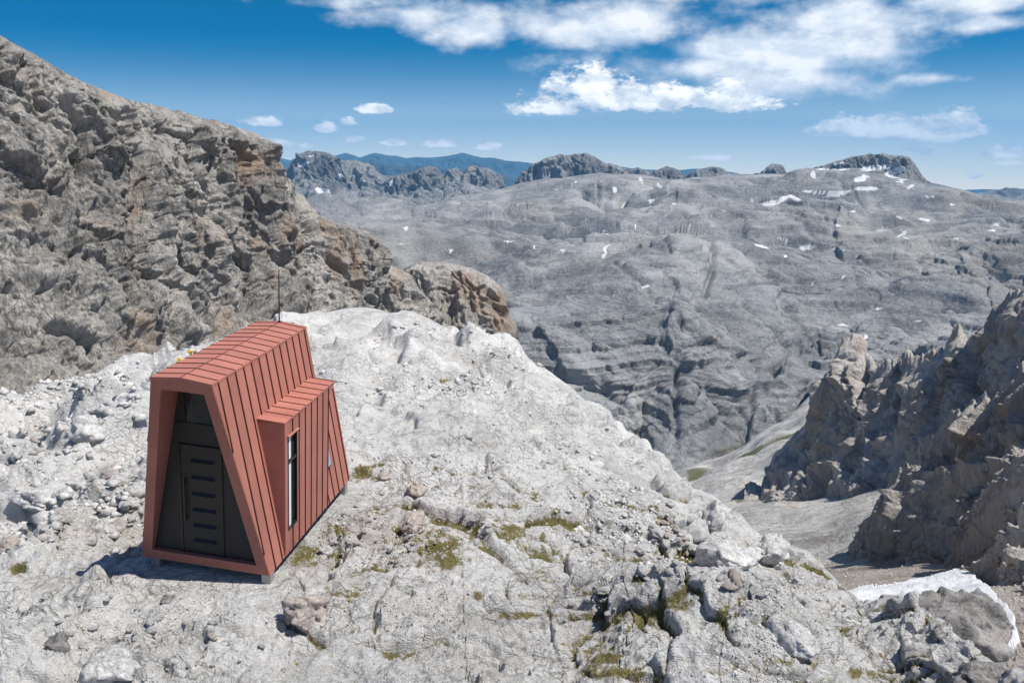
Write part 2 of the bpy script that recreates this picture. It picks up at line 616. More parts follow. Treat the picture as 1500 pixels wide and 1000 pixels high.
# strata grooves dipping along the right-hand slope
sd = (PF[:, 0] * .45 + PF[:, 1] * .2 + PF[:, 2] * 1.0)
st = ridged(np.stack([sd / 1.1, PF[:, 0] / 7, PF[:, 1] / 7], 1), 3, .55, 91, lam=1.1)
hgt += (.045 + .10 * sstep(.1, .6, (ppx - 750) / 500.) * far_w) * st
rough_l = 1 + 1.1 * sstep(420, 150, ppx) * sstep(860, 760, ppy) + .5 * far_w
hgt *= rough_l
f, e = facet((PF + .3 * w1) / np.array([1.5, 1.1, 1.2], F32), 61, 1.3, True, lam=1.2)
hgt += .22 * np.maximum(rough_l - 1.2, 0) * np.maximum(f, -.3) * sstep(-.1, .3, pn(PF / 6., 63))
hb_ = blur_grid(hgt.reshape(RA, NA, 1), 3).reshape(-1)
hgt = hgt + (hb_ - hgt) * sstep(14, 26, r)
hgt = hgt * (1 - .93 * (1 - sstep(.0, .6, dh)))
N = blur_grid(grid_normals(A), 15).reshape(-1, 3)
N = N / np.linalg.norm(N, axis=1)[:, None]
N[N[:, 2] < 0] *= -1
N = N * .6 + np.array([0, 0, .4])
pa += N * hgt[:, None]
pa[:, 0] += w1[:, 0] * .12 * (1 - flat)
px2, py2, _ = proj(pa)
# vegetation, stains
mask = np.zeros((len(pa), 3), F32)
veg = [(455, 812, 30, 18), (490, 780, 22, 14), (530, 690, 24, 12), (640, 795, 55, 18), (650, 818, 40, 16), (735, 782, 60, 14), (580, 775, 30, 9),
       (820, 745, 14, 6), (835, 772, 12, 8), (795, 790, 10, 22), (880, 872, 30, 12), (905, 985, 70, 14), (890, 965, 30, 10),
       (1140, 968, 34, 12), (1165, 940, 20, 8), (960, 745, 14, 8), (30, 830, 16, 10), (1100, 700, 8, 5), (1275, 985, 30, 10), (935, 850, 14, 8),
       (150, 625, 8, 10), (550, 700, 10, 4), (1060, 905, 12, 22), (610, 790, 26, 12), (780, 900, 60, 5), (700, 870, 10, 10),
       (560, 600, 14, 5), (650, 560, 12, 4)]
g = np.zeros(len(pa))
for vx, vy, a, b in veg:
    d = np.sqrt(((px2 - vx) / (a * 1.15)) ** 2 + ((py2 - vy) / (b * 1.3)) ** 2)
    g = np.maximum(g, 1.0 - d * .72)
lowf = -(hgt - blur_grid(hgt.reshape(RA, NA, 1), 21).reshape(-1))
g = np.where(g > 0, g * .82 + np.clip(lowf * 2.0, -.3, .3) + .35 * pn(PF / .35, 95), 0)
g = np.maximum(g, (.2 + lowf * 3.2 + .4 * pn(PF / 1.2, 96) - far_w) * (px2 > 430) * (py2 > 680))
mask[:, 1] = np.clip(g, 0, 1)
tan = np.exp(-(((px2 - 590) / 110) ** 2 + ((py2 - 790) / 35) ** 2)) * .55 + np.exp(-(((px2 - 40) / 50) ** 2 + ((py2 - 760) / 20) ** 2)) * .5
mask[:, 2] = np.clip(tan + .15 * pn(PF / 1.7, 97), 0, 1)
RIDGE_OBJ = link('rocky_ridge', mesh_np('rocky_ridge', pa, grid_faces(RA, NA), M['ridge'], mask=mask), kind='structure')

# ------------------------------------------------------------------ left cliff
def profile(line, up, f=1.0):
    return [(x, y + up, r * f) for x, y, r in line]


base = [(-300, 640, 95), (0, 625, 105), (150, 610, 118), (300, 560, 140), (450, 520, 165), (560, 500, 185), (640, 520, 200)]
mid = [(-300, 380, 118), (0, 400, 125), (100, 395, 133), (200, 420, 145), (300, 430, 158), (400, 430, 172), (450, 420, 178), (520, 420, 190),
       (560, 440, 193), (640, 500, 205)]
top = [(-300, -120, 150), (-100, 5, 150), (0, 56, 150), (40, 76, 152), (100, 110, 155), (150, 131, 160), (200, 148, 166), (250, 162, 172),
       (300, 177, 178), (350, 190, 183), (372, 198, 186), (385, 210, 188), (402, 238, 189), (420, 275, 190), (445, 290, 193), (460, 314, 194),
       (500, 331, 198), (540, 341, 202), (552, 360, 204), (560, 388, 206), (590, 396, 210), (640, 470, 215)]
upper = [(x, y * .72 + 0.28 * np.interp(x, [c[0] for c in mid], [c[1] for c in mid]), r * .965) for x, y, r in top]
B = loft([profile(base, 120, .93), base, mid, upper, top, profile(top, 25, 1.15), profile(top, 200, 1.5)], -190, 640, 760, 620, soft=5)
bs = B.shape
pb = B.reshape(-1, 3)
bx, by, _ = proj(pb)
set_spacing(B)
N = blur_grid(grid_normals(B), 25).reshape(-1, 3)
N = N / np.linalg.norm(N, axis=1)[:, None]
N *= np.sign(-np.sign((N * pb).sum(1)).sum())
PF = pb.astype(F32)
w1 = np.stack([fbm(PF / 22., 3, .5, 111), fbm(PF / 22., 3, .5, 121), fbm(PF / 22., 3, .5, 131)], 1)
vs = np.array([1, 1, .30], F32)
Pw = PF + 3.5 * w1
h = 2.8 * fbm(Pw * vs / 24., 4, .5, 141, lam=24.) + 1.5 * ridged(Pw * vs / 13., 4, .5, 151, lam=13.)
flute = ridged(Pw * np.array([1, 1, .13], F32) / 7.5, 4, .55, 145, lam=7.5)
h += 1.35 * flute - 1.6 * sstep(.35, 1.0, -ridged(Pw * np.array([1, 1, .10], F32) / 15., 2, .5, 147))
bed = ridged(np.stack([(PF[:, 2] + .12 * PF[:, 1] + 1.5 * w1[:, 0]) / 3.4, PF[:, 0] / 30, PF[:, 1] / 30], 1), 3, .55, 149, lam=3.4)
h += .42 * bed
f, e = facet(Pw * vs / 8., 15, .9, lam=8.)
h += 1.1 * f - 1.2 * np.exp(-e / .05)
f, e = facet((PF + 2 * w1) * np.array([1, 1, .6], F32) / 3.6, 16, 1.1, lam=3.6)
h += .60 * f - .5 * np.exp(-e / .06)
f, e = facet(PF * np.array([1, 1, .7], F32) / 1.3, 17, 1.2, lam=1.3)
h += .28 * f
h += .22 * ridged(PF / 1.6, 3, .55, 161, lam=1.6)
lines = [([(-40, 250), (50, 285), (62, 310), (80, 345), (110, 352), (150, 385), (200, 415), (262, 440), (285, 470)], 2.6),
         ([(255, 165), (262, 230), (270, 270), (300, 330), (318, 368), (345, 400), (352, 420)], 3.0),
         ([(430, 300), (445, 360), (480, 410), (525, 450)], 1.6), ([(100, 200), (115, 270), (120, 340)], 1.4),
         ([(180, 200), (185, 260), (170, 330), (190, 400)], 1.6), ([(330, 220), (345, 290), (375, 340), (400, 400)], 1.3),
         ([(0, 440), (40, 490), (110, 520), (130, 585)], 2.2), ([(170, 430), (190, 480), (240, 560)], 1.3)]
wob = 7 * pn(PF / 9., 171)
for ln, amp in lines:
    d, s = seg_dist(bx + wob, by + wob * .6, ln)
    h += .45 * amp * np.where(s > 0, np.exp(-d / 22), -.8 * np.exp(-d / 12)) - amp * .95 * np.exp(-(d / 3.0) ** 2)
# pocket cave high on the left
d = np.hypot((bx - 66) / 9, (by - 312) / 16)
h -= 5.5 * np.exp(-d ** 2)
crestw = np.clip((by - np.interp(bx, [c[0] for c in top], [c[1] for c in top])) / 30., .12, 1)
h *= crestw
pb += N * h[:, None]
mask = np.zeros((len(pb), 3), F32)
st = np.zeros(len(pb))
for x, y, a, b in [(177, 310, 14, 60), (152, 140, 24, 16), (10, 340, 30, 24), (415, 350, 18, 44), (455, 330, 14, 40), (500, 390, 16, 60),
                   (155, 400, 20, 26), (325, 480, 16, 30), (165, 520, 40, 30), (530, 380, 10, 40), (215, 290, 12, 30), (345, 250, 30, 30),
                   (470, 380, 12, 50), (390, 350, 10, 30), (560, 420, 12, 20)]:
    st = np.maximum(st, 1 - .7 * np.sqrt(((bx - x) / a) ** 2 + ((by - y) / b) ** 2))
mask[:, 2] = np.clip(st * .75 + .35 * pn(PF * np.array([1, 1, .3], F32) / 6., 181), 0, 1)
link('rock_cliff', mesh_np('rock_cliff', pb, grid_faces(bs[0], bs[1]), M['cliff'], mask=mask), kind='structure')

# second buttress behind it
top2 = [(540, 450, 285), (575, 412, 280), (588, 394, 278), (610, 387, 276), (650, 384, 272), (690, 394, 268), (715, 405, 264), (733, 420, 262),
        (741, 440, 262), (746, 472, 264), (754, 500, 266), (768, 530, 268), (790, 600, 272)]
base2 = [(540, 560, 235), (600, 560, 230), (650, 570, 228), (700, 590, 232), (740, 610, 240), (790, 660, 250)]
mid2 = [(x, 0.45 * y + 0.55 * np.interp(x, [c[0] for c in base2], [c[1] for c in base2]),
         .5 * r + .5 * np.interp(x, [c[0] for c in base2], [c[2] for c in base2])) for x, y, r in top2]
B2 = loft([profile(base2, 60, .95), base2, mid2, top2, profile(top2, 15, 1.08), profile(top2, 160, 1.3)], 545, 785, 250, 260, soft=5)
p2 = B2.reshape(-1, 3)
bx, by, _ = proj(p2)
set_spacing(B2)
N = blur_grid(grid_normals(B2), 11).reshape(-1, 3)
N = N / np.linalg.norm(N, axis=1)[:, None]
N *= np.sign(-np.sign((N * p2).sum(1)).sum())
PF = p2.astype(F32)
Pw = PF + 5 * np.stack([fbm(PF / 20., 3, .5, 211), fbm(PF / 20., 3, .5, 221), fbm(PF / 20., 3, .5, 231)], 1)
h = 1.6 * ridged(Pw * np.array([1, 1, .13], F32) / 8., 4, .55, 245, lam=8.) + 1.8 * fbm(Pw * vs / 22., 4, .5, 241, lam=22.) + 1.5 * ridged(Pw * vs / 12., 4, .5, 251, lam=12.)
f, e = facet(Pw * vs / 8., 25, 1.0, lam=8.)
h += 1.2 * f - .8 * np.exp(-e / .07)
f, e = facet(PF / 3., 26, 1.1, lam=3.)
h += .5 * f
d, s = seg_dist(bx, by, [(590, 400), (602, 440), (598, 500)])
h -= 4 * np.exp(-(d / 6) ** 2)
h *= np.clip((by - np.interp(bx, [c[0] for c in top2], [c[1] for c in top2])) / 20., .15, 1)
p2 += N * h[:, None]
mask = np.zeros((len(p2), 3), F32)
st = np.maximum(1 - .7 * np.sqrt(((bx - 733) / 11) ** 2 + ((by - 455) / 55) ** 2), 1 - .7 * np.sqrt(((bx - 690) / 30) ** 2 + ((by - 430) / 30) ** 2))
mask[:, 2] = np.clip(st + .3 * pn(PF / 6., 281), 0, 1)
link('rock_buttress', mesh_np('rock_buttress', p2, grid_faces(260, 250), M['cliff'], mask=mask), kind='structure')

# ------------------------------------------------------------------ plateau
lip = [(300, 700, 1250), (950, 710, 1250), (1000, 700, 1260), (1050, 680, 1330), (1100, 655, 1400), (1150, 622, 1500), (1190, 580, 1650), (1240, 560, 1750),
       (1350, 560, 1750), (1500, 545, 1750), (1800, 520, 1750)]
foot = [(300, 640, 1340), (900, 650, 1350), (1000, 655, 1360), (1050, 635, 1430), (1100, 600, 1530), (1150, 570, 1650), (1190, 545, 1800),
        (1240, 530, 1850), (1500, 520, 1850), (1800, 500, 1850)]
brow = [(300, 470, 1650), (750, 462, 1650), (830, 445, 1700), (917, 433, 1750), (1000, 440, 1780), (1060, 462, 1800), (1110, 500, 1850),
        (1150, 525, 1900), (1190, 500, 2050), (1240, 480, 2150), (1500, 470, 2200), (1800, 455, 2200)]
p3 = [(300, 400, 2300), (600, 402, 2300), (750, 398, 2350), (900, 378, 2400), (990, 362, 2400), (1050, 380, 2450), (1100, 400, 2500), (1200, 410, 2600),
      (1350, 420, 2650), (1500, 415, 2600), (1800, 410, 2600)]
p4 = [(300, 345, 3100), (600, 340, 3100), (800, 335, 3200), (1000, 330, 3300), (1200, 345, 3300), (1400, 345, 3300), (1800, 345, 3300)]
p5 = [(300, 310, 4000), (460, 307, 4000), (600, 306, 4100), (690, 292, 4100), (740, 283, 4200), (800, 276, 4200), (900, 268, 4300), (1000, 272, 4300),
      (1100, 268, 4300), (1170, 262, 4300), (1250, 262, 4300), (1350, 285, 4300), (1430, 304, 4200), (1500, 306, 4200), (1800, 310, 4200)]
p6 = [(300, 304, 4500), (460, 303, 4500), (600, 302, 4700), (690, 288, 4700), (740, 280, 4800), (800, 268, 4900), (880, 256, 5000), (930, 258, 5000),
      (1000, 262, 5000), (1070, 257, 5000), (1150, 258, 4800), (1180, 261, 4750), (1206, 262, 4700), (1248, 264, 4650), (1290, 264, 4650),
      (1332, 266, 4650), (1342, 268, 4700), (1356, 274, 4700), (1407, 284, 4700), (1440, 298, 4700), (1460, 302, 4700), (1500, 301, 4700),
      (1800, 300, 4700)]
P = loft([lip, foot, brow, p3, p4, p5, p6, profile(p6, 12, 1.15), profile(p6, 60, 1.6)], 340, 1640, 1250, 620, soft=25)
pp = P.reshape(-1, 3)
N = blur_grid(grid_normals(P), 15).reshape(-1, 3)
N = N / np.linalg.norm(N, axis=1)[:, None]
N *= np.sign(-np.sign((N * pp).sum(1)).sum())
PF = pp.astype(F32)
r = np.hypot(pp[:, 0], pp[:, 1])
set_spacing(P)
w1 = np.stack([fbm(PF / 500., 3, .5, 311), fbm(PF / 500., 3, .5, 321), 0 * PF[:, 0]], 1)
Pw = PF + 150 * w1
zs = np.array([1, 1, 2.2], F32)
h = 0
for k_, (l_, a_) in enumerate(((760., 130), (390., 70), (180., 26))):
    h = h + a_ * (np.sqrt(np.abs(pn(Pw * np.array([.75, 1.15, 1], F32) / l_, 341 + k_)) + .02) * 1.5 - .75) * sstep(1650, 1900, r) ** (k_ < 1)
f, e = facet(Pw / 330., 35, .8, True, lam=330.)
h += 10 * f - 7 * np.exp(-e / .04)
h += 7 * ridged(Pw / 260., 5, .5, 351, lam=260.)
f, e = facet((PF + 60 * w1) / np.array([120., 70., 90.], F32), 36, .9, lam=90.)
h += 4.5 * f - 5 * np.exp(-e / .05)
f, e = facet(PF / 28., 37, 1.0, lam=28.)
h += 1.8 * f
h += 2.0 * ridged(PF / 40., 3, .55, 361, lam=40.)
# terraces on the plateau
for zs_, za_ in ((34., 11.), (13., 4.)):
    zq = (pp[:, 2] + .8 * h + 22 * w1[:, 0] + .02 * pp[:, 0]) / zs_
    zq = zq - np.floor(zq)
    h += za_ * (sstep(.30, .50, zq) - zq) * (.4 + .6 * sstep(-.2, .3, pn(PF / 400., 377)))
h += 0 * sstep(1700, 2100, r)
bx, by, _ = proj(pp)
for ln, amp, wd in [([(1035, 372), (1040, 400), (1030, 440)], 22, 4), ([(955, 465), (985, 500), (1000, 560)], 10, 5), ([(1000, 520), (985, 600), (990, 660)], 16, 5),
                    ([(1065, 380), (1110, 420), (1160, 470), (1200, 520)], 12, 4), ([(745, 420), (900, 400), (960, 440)], 10, 4),
                    ([(1080, 560), (1100, 600), (1090, 640)], 14, 5), ([(1170, 520), (1120, 570)], 10, 5), ([(880, 560), (930, 610), (960, 660)], 14, 6)]:
    d, s = seg_dist(bx, by, ln)
    h -= amp * np.exp(-(d / wd) ** 2)
h *= np.clip((r - 1200) / 250., .2, 1) * (1 - .72 * sstep(3900, 4600, r))
pp += N * h[:, None]
bx, by, _ = proj(pp)
mask = np.zeros((len(pp), 3), F32)
snow = np.zeros(len(pp))
SN = [(1140, 294, 22, 4, -.3), (1165, 291, 10, 4, .4), (1210, 281, 34, 3, 0), (1225, 285, 22, 3, -.2), (1268, 277, 20, 4, 0), (1262, 262, 10, 7, -.4), (1325, 262, 12, 3, -.5),
      (1222, 248, 26, 2, 0), (1190, 255, 4, 7, 0), (1333, 273, 6, 3, -.5), (1362, 288, 8, 1.6, 0), (900, 278, 4, 6, .3), (938, 263, 2, 6, 0), (965, 272, 4, 4, .6),
      (955, 295, 5, 4, -.5), (843, 268, 5, 2.5, -.4), (815, 276, 6, 2.5, -.3), (1098, 293, 8, 2, 0), (1045, 318, 10, 1.6, -.2), (1117, 361, 9, 3, .2), (1186, 361, 10, 4, -.3),
      (1228, 367, 11, 3, .1), (1145, 349, 6, 2, .2), (1227, 330, 7, 2, .1), (1175, 364, 5, 3, .6), (1320, 343, 9, 3, -.5), (1355, 322, 10, 2, .1), (1315, 318, 8, 2, 0),
      (1460, 330, 8, 3, -.2), (1450, 337, 8, 1.6, 0), (887, 341, 8, 2.5, .1), (890, 365, 3, 11, .35), (883, 375, 3, 5, .5), (860, 322, 2, 2, 0), (595, 335, 6, 2, -.3),
      (712, 325, 5, 1.5, -.3), (588, 357, 4, 1.5, 0), (660, 367, 3, 5, .5), (744, 353, 9, 1.5, 0), (782, 362, 2, 4, 0), (828, 367, 6, 1.6, 0), (945, 420, 5, 4, -.6),
      (1190, 415, 3, 3, 0), (1233, 405, 6, 2.5, -.2), (1290, 453, 7, 2, 0), (1236, 477, 7, 2, 0), (1268, 494, 3, 6, 0), (1451, 458, 5, 2, .3), (1345, 470, 10, 1.5, 0),
      (1290, 335, 5, 1.5, -.3), (1330, 350, 6, 1.5, .3), (1400, 350, 8, 1.5, .2), (1250, 310, 6, 1.5, 0), (1395, 300, 5, 1.5, .2), (1150, 375, 4, 1.5, 0),
      (1060, 308, 5, 1.3, 0), (1010, 330, 5, 1.3, -.2), (990, 300, 4, 1.4, .2), (870, 300, 5, 1.2, 0), (760, 300, 4, 1.2, 0), (705, 300, 5, 1.2, 0), (930, 330, 4, 1.4, .1)]
wob = 4.5 * fbm(PF / 60., 3, .6, 371)
for x, y, a, b, ro in SN:
    dx, dy = bx + wob - x, by + wob * .5 - y
    u = dx * cos(ro) + dy * sin(ro)
    v = -dx * sin(ro) + dy * cos(ro)
    snow = np.maximum(snow, .95 - .52 * np.sqrt((u / a / 1.15) ** 2 + (v / b / .8) ** 2))
lowf = -(h - blur_grid(h.reshape(620, 1250, 1), 31).reshape(-1))
snow = np.maximum(snow, (.20 + lowf * .008 + .24 * pn(PF / 120., 372)) * sstep(2000, 2600, r) * (bx > 850))
mask[:, 0] = np.clip(snow, 0, 1)
grn = np.zeros(len(pp))
for ln, wd in [([(1075, 460), (1110, 510), (1160, 550), (1190, 570)], 6), ([(1200, 507), (1240, 505)], 4), ([(1040, 660), (1100, 655), (1150, 635)], 8)]:
    d, s = seg_dist(bx, by, ln)
    grn = np.maximum(grn, .8 - d / wd * .6)
mask[:, 1] = np.clip(grn * .62 + .2 * pn(PF / 50., 379) * (grn > 0), 0, 1)
mask[:, 2] = np.clip(.12 + .8 * pn(PF / 700., 373), 0, .45) * sstep(2000, 2600, r)
link('karst_plateau', mesh_np('karst_plateau', pp, grid_faces(620, 1250), M['plateau'], mask=mask), kind='structure')


# ------------------------------------------------------------------ far mountains
def mountain(name, top, foot_y, r0, nc, nr, amp, mat, snow=(), seed=500, vst=.25, thick=1.12, soft=0):
    x0, x1 = top[0][0], top[-1][0]
    foot = [(x, fy, r0 * rr) for x, fy, rr in foot_y]
    fx = [c[0] for c in foot]
    fyv = [c[1] for c in foot]
    tp = [(x, y, r0 * thick) for x, y in top]
    md = [(x, .40 * y + .60 * np.interp(x, fx, fyv), r0 * (1 + (thick - 1) * .62)) for x, y in top]
    G = loft([[(x, y + 12, r * .985) for x, y, r in foot], foot, md, tp, profile(tp, 4, 1.04), profile(tp, 40, 1.2)], x0, x1, nc, nr, soft=soft)
    q = G.reshape(-1, 3)
    N = blur_grid(grid_normals(G), 9).reshape(-1, 3)
    N = N / np.linalg.norm(N, axis=1)[:, None]
    N *= np.sign(-np.sign((N * q).sum(1)).sum())
    PF = q.astype(F32)
    S = amp * 6
    set_spacing(G)
    vv = np.array([1, 1, vst], F32)
    Pw = PF + S * .3 * np.stack([fbm(PF / S, 2, .5, seed), fbm(PF / S, 2, .5, seed + 9), 0 * PF[:, 0]], 1)
    h = amp * .8 * fbm(Pw * vv / S, 4, .5, seed + 20, lam=S) + amp * .8 * ridged(Pw * vv / (S * .55), 4, .55, seed + 30, lam=S * .55)
    f, e = facet(Pw * vv / (S * .5), seed + 40, 1.0, lam=S * .5)
    h += amp * .6 * f - amp * .4 * np.exp(-e / .08)
    f, e = facet(PF * vv / (S * .17), seed + 41, 1.0, lam=S * .17)
    h += amp * .25 * f
    bx, by, _ = proj(q)
    h *= np.clip((by - np.interp(bx, [c[0] for c in top], [c[1] for c in top])) / 8., .3, 1)
    q += N * h[:, None]
    q[:, 2] += .16 * amp * ridged(PF / (S * .25), 3, .6, seed + 50, lam=S * .25)
    bx, by, _ = proj(q)
    mask = np.zeros((len(q), 3), F32)
    sn = np.zeros(len(q))
    wob = 2.5 * fbm(PF / (S * .3), 3, .6, seed + 60)
    for x, y, a, b, ro in snow:
        dx, dy = bx + wob - x, by + wob * .5 - y
        u = dx * cos(ro) + dy * sin(ro)
        v = -dx * sin(ro) + dy * cos(ro)
        sn = np.maximum(sn, 1.05 - .55 * np.sqrt((u / a) ** 2 + (v / b) ** 2))
    mask[:, 0] = np.clip(sn, 0, 1)
    return link(name, mesh_np(name, q, grid_faces(nr, nc), mat, mask=mask), kind='structure')


M1 = [(385, 300), (411, 268), (431, 232), (448, 224), (462, 221), (476, 222.5), (490, 228), (497, 235), (520, 236), (534, 239), (547, 243), (553, 252),
      (560, 257), (580, 258), (601, 253), (615, 246), (628, 246), (639, 244.5), (646, 256), (652, 262), (656, 249.5), (667, 247.5), (678, 257), (684, 248),
      (690, 243), (702, 246), (714, 246), (724, 252), (731, 260), (738, 275), (757, 300)]
M1b = [(385, 312, .98), (620, 309, .95), (690, 302, .92), (757, 300, .92)]
mountain('far_mountain', M1, M1b, 7000, 460, 190, 38, M['far'],
         [(445, 241, 9, 2.5, -.5), (474, 281, 10, 5, 0), (467, 278, 5, 3, .4), (498, 259, 3, 5, .5), (573, 268, 3, 5, .6), (450, 290, 6, 1.5, 0), (535, 266, 5, 1, 0),
          (455, 228, 4, 1.2, -.3)], 500)
M2 = [(735, 300), (757, 272), (771, 251.5), (792, 236), (800, 234), (823, 229), (840, 226), (856, 225), (868, 228), (876, 232), (884, 238), (907, 244), (921, 250),
      (935, 262)]
mountain('far_mountain', M2, [(735, 306, .93), (935, 300, .93)], 5900, 260, 110, 42, M['far'],
         [(840, 268, 4, 2, -.5), (820, 273, 5, 2, -.5)], 600)
M3 = [(900, 262), (921, 249), (935, 244.5), (945, 250), (954, 252), (968, 247), (977, 244), (987, 246), (996, 250), (1003, 261), (1012, 252), (1024, 248), (1043, 244),
      (1053, 245), (1061, 248), (1071, 257), (1095, 258), (1117, 252.5), (1126, 243), (1131, 240), (1140, 240), (1147, 242), (1153, 254.5), (1165, 262)]
mountain('far_mountain', M3, [(900, 290, .94), (1165, 285, .94)], 5600, 320, 80, 26, M['far'], (), 650)
# flat-topped glacier peak
M4 = [(1150, 262), (1164, 255), (1185, 248), (1206, 243), (1228, 236), (1248, 229.5), (1262, 227.5), (1276, 226), (1305, 227), (1320, 228), (1332, 230),
      (1338, 237), (1345, 247), (1355, 264), (1380, 276), (1407, 284), (1430, 296), (1460, 306)]
mountain('glacier_peak', M4, [(1150, 275, .93), (1240, 272, .9), (1340, 280, .9), (1460, 312, .93)], 4950, 380, 130, 20, M['far'],
         [(1218, 249, 24, 1.6, 0), (1187, 254, 2, 7, 0), (1283, 246, 26, 4, -.1), (1310, 252, 16, 5, -.4), (1265, 262, 8, 7, -.3), (1300, 262, 20, 3, 0),
          (1228, 240, 10, 1, -.2)], 700, thick=1.09)
BL = plain_mat('distant_forest_range', (.035, .055, .065), .95, 0, .35, .0004)
R1 = [(330, 240), (380, 232), (401, 228), (410, 231), (425, 235), (440, 229), (460, 226), (490, 228), (506, 224), (518, 227), (527, 231), (540, 226), (550, 224),
      (566, 227), (581, 228), (595, 232), (608, 230), (630, 231), (656, 228), (668, 226), (677, 223.5), (690, 227), (707, 231), (722, 231), (741, 235), (762, 237),
      (785, 240), (830, 243), (884, 240), (920, 246), (941, 248), (985, 250), (1020, 247), (1060, 250), (1107, 259), (1160, 263)]
mountain('distant_range', R1, [(330, 262, .9), (1160, 275, .9)], 27000, 620, 70, 90, BL, (), 800, vst=.6)
R2 = [(1340, 276), (1367, 268), (1385, 272), (1407, 279), (1424, 282), (1439, 285), (1455, 280), (1472, 275.5), (1485, 279), (1500, 283), (1530, 279), (1560, 284), (1640, 280)]
mountain('distant_range', R2, [(1340, 300, .92), (1640, 312, .92)], 12500, 260, 60, 70, M['far'], (), 850, vst=.6)
R3 = [(1280, 280), (1340, 277), (1400, 279), (1440, 277), (1500, 279), (1560, 276), (1640, 279)]
mountain('distant_range', R3, [(1280, 292, .9), (1640, 292, .9)], 26000, 200, 30, 60, BL, (), 870, vst=.6)
R0 = [(440, 240), (470, 236), (500, 238), (520, 240), (545, 233), (560, 240), (590, 243), (620, 242), (650, 246), (690, 250), (720, 252), (750, 260), (800, 262)]
mountain('distant_range', R0, [(440, 275, .9), (800, 285, .9)], 17000, 320, 60, 80, BL, (), 830, vst=.6)

# lowland sheet out to the horizon
lm = plain_mat('lowland', (.07, .085, .07), .95, 0, .4, .0003)
ang = np.radians(np.linspace(-75, 75, 61))
rr = np.array([300., 900, 2500, 6000, 12000, 20000, 27000, 32000])
zz = np.array([-900., -1600, -2000, -2200, -2300, -2400, -2450, -2500])
G = np.stack([rr[:, None] * np.sin(ang), rr[:, None] * np.cos(ang), np.repeat(zz[:, None], 61, 1)], -1)
link('lowland', mesh_np('lowland', G.reshape(-1, 3), grid_faces(8, 61), lm), kind='structure')

# ------------------------------------------------------------------ valley below the ridge
v0 = [(600, 1000, 40), (900, 1100, 24), (1200, 1180, 16), (1500, 1230, 13), (1800, 1250, 12)]
v1 = [(600, 900, 70), (900, 960, 50), (1100, 990, 42), (1300, 985, 38), (1500, 990, 36), (1800, 1000, 36)]
v2 = [(600, 850, 110), (900, 880, 90), (1100, 890, 75), (1250, 885, 66), (1400, 880, 62), (1500, 885, 60), (1800, 890, 60)]
v3 = [(600, 820, 170), (900, 840, 150), (1100, 845, 120), (1220, 842, 100), (1300, 845, 92), (1400, 835, 88), (1500, 830, 86), (1800, 830, 86)]
v4 = [(600, 790, 260), (900, 800, 230), (1060, 795, 200), (1150, 812, 175), (1240, 815, 150), (1350, 800, 140), (1500, 790, 140), (1800, 790, 140)]
v5 = [(600, 765, 420), (900, 765, 380), (1050, 752, 340), (1150, 755, 300), (1240, 740, 285), (1350, 700, 300), (1500, 690, 300), (1800, 690, 300)]
v6 = [(600, 740, 650), (900, 735, 620), (1030, 722, 560), (1120, 705, 520), (1200, 690, 500), (1350, 668, 480), (1500, 660, 480), (1800, 650, 480)]
v7 = [(600, 720, 950), (900, 715, 930), (1010, 705, 900), (1090, 676, 880), (1150, 655, 900), (1230, 640, 900), (1500, 620, 900), (1800, 600, 900)]
v8 = [(600, 706, 1260), (900, 706, 1260), (1000, 698, 1270), (1050, 676, 1340), (1100, 650, 1410), (1150, 618, 1510), (1190, 575, 1670), (1240, 556, 1760),
      (1350, 556, 1770), (1500, 540, 1770), (1800, 515, 1770)]
V = loft([v0, v1, v2, v3, v4, v5, v6, v7, v8, profile(v8, 60, 1.1)], 860, 1640, 720, 560, soft=35)
pv = V.reshape(-1, 3)
N = blur_grid(grid_normals(V), 11).reshape(-1, 3)
N = N / np.linalg.norm(N, axis=1)[:, None]
N *= np.sign(N[:, 2])[:, None]
PF = pv.astype(F32)
r = np.hypot(pv[:, 0], pv[:, 1])
set_spacing(V)
bx, by, _ = proj(pv)
sc = np.clip(r / 300., .12, 3)
h = 5 * sc * fbm(PF / 60., 4, .5, 911, lam=60.) * (r > 0) + 1.4 * np.minimum(sc, 1.2) * fbm(PF / 9., 4, .55, 921, lam=9.)
slab = sstep(.0, .5, pn(PF / 70., 925) + .35) * sstep(140, 200, r)
f, e = facet(PF / np.array([16, 10, 12.], F32), 91, 1.0, lam=12.)
slab = slab * sstep(9, 3, SPACING[0]) * sstep(230, 170, r)
h += slab * (2.0 * f - 1.2 * np.exp(-e / .08))
h += slab * 2.2 * ridged(PF / 26., 4, .55, 931, lam=26.)
f, e = facet(PF / 1.1, 92, 1.2, lam=1.1)
h += .22 * np.clip(r / 60, .5, 1.3) * f
h += 5.0 * sstep(250, 420, r) * (np.abs(fbm(PF / 48., 3, .5, 933, lam=48.)) * 1.6 - .5)
snowm = np.zeros(len(pv))
poly = [(1215, 880), (1262, 866), (1310, 864), (1345, 854), (1400, 839), (1428, 846), (1450, 872), (1470, 895), (1488, 915), (1494, 945), (1478, 975), (1440, 1020), (1300, 1060), (1180, 940)]
inside = np.zeros(len(pv), bool)
wx = bx + 3.5 * pn(PF / 2.5, 951)
wy = by + 2.0 * pn(PF / 2.0, 952)
for (ax, ay), (cx_, cy_) in zip(poly, poly[1:] + poly[:1]):
    c = ((ay > wy) != (cy_ > wy)) & (wx < (cx_ - ax) * (wy - ay) / (cy_ - ay + 1e-9) + ax)
    inside ^= c
for x, y, a, b, ro in [(1345, 672, 20, 5, -.35), (1330, 640, 10, 3, -.3), (1190, 725, 60, 4, -.35)]:
    snowm = np.maximum(snowm, 0)
snowm[inside] = 1
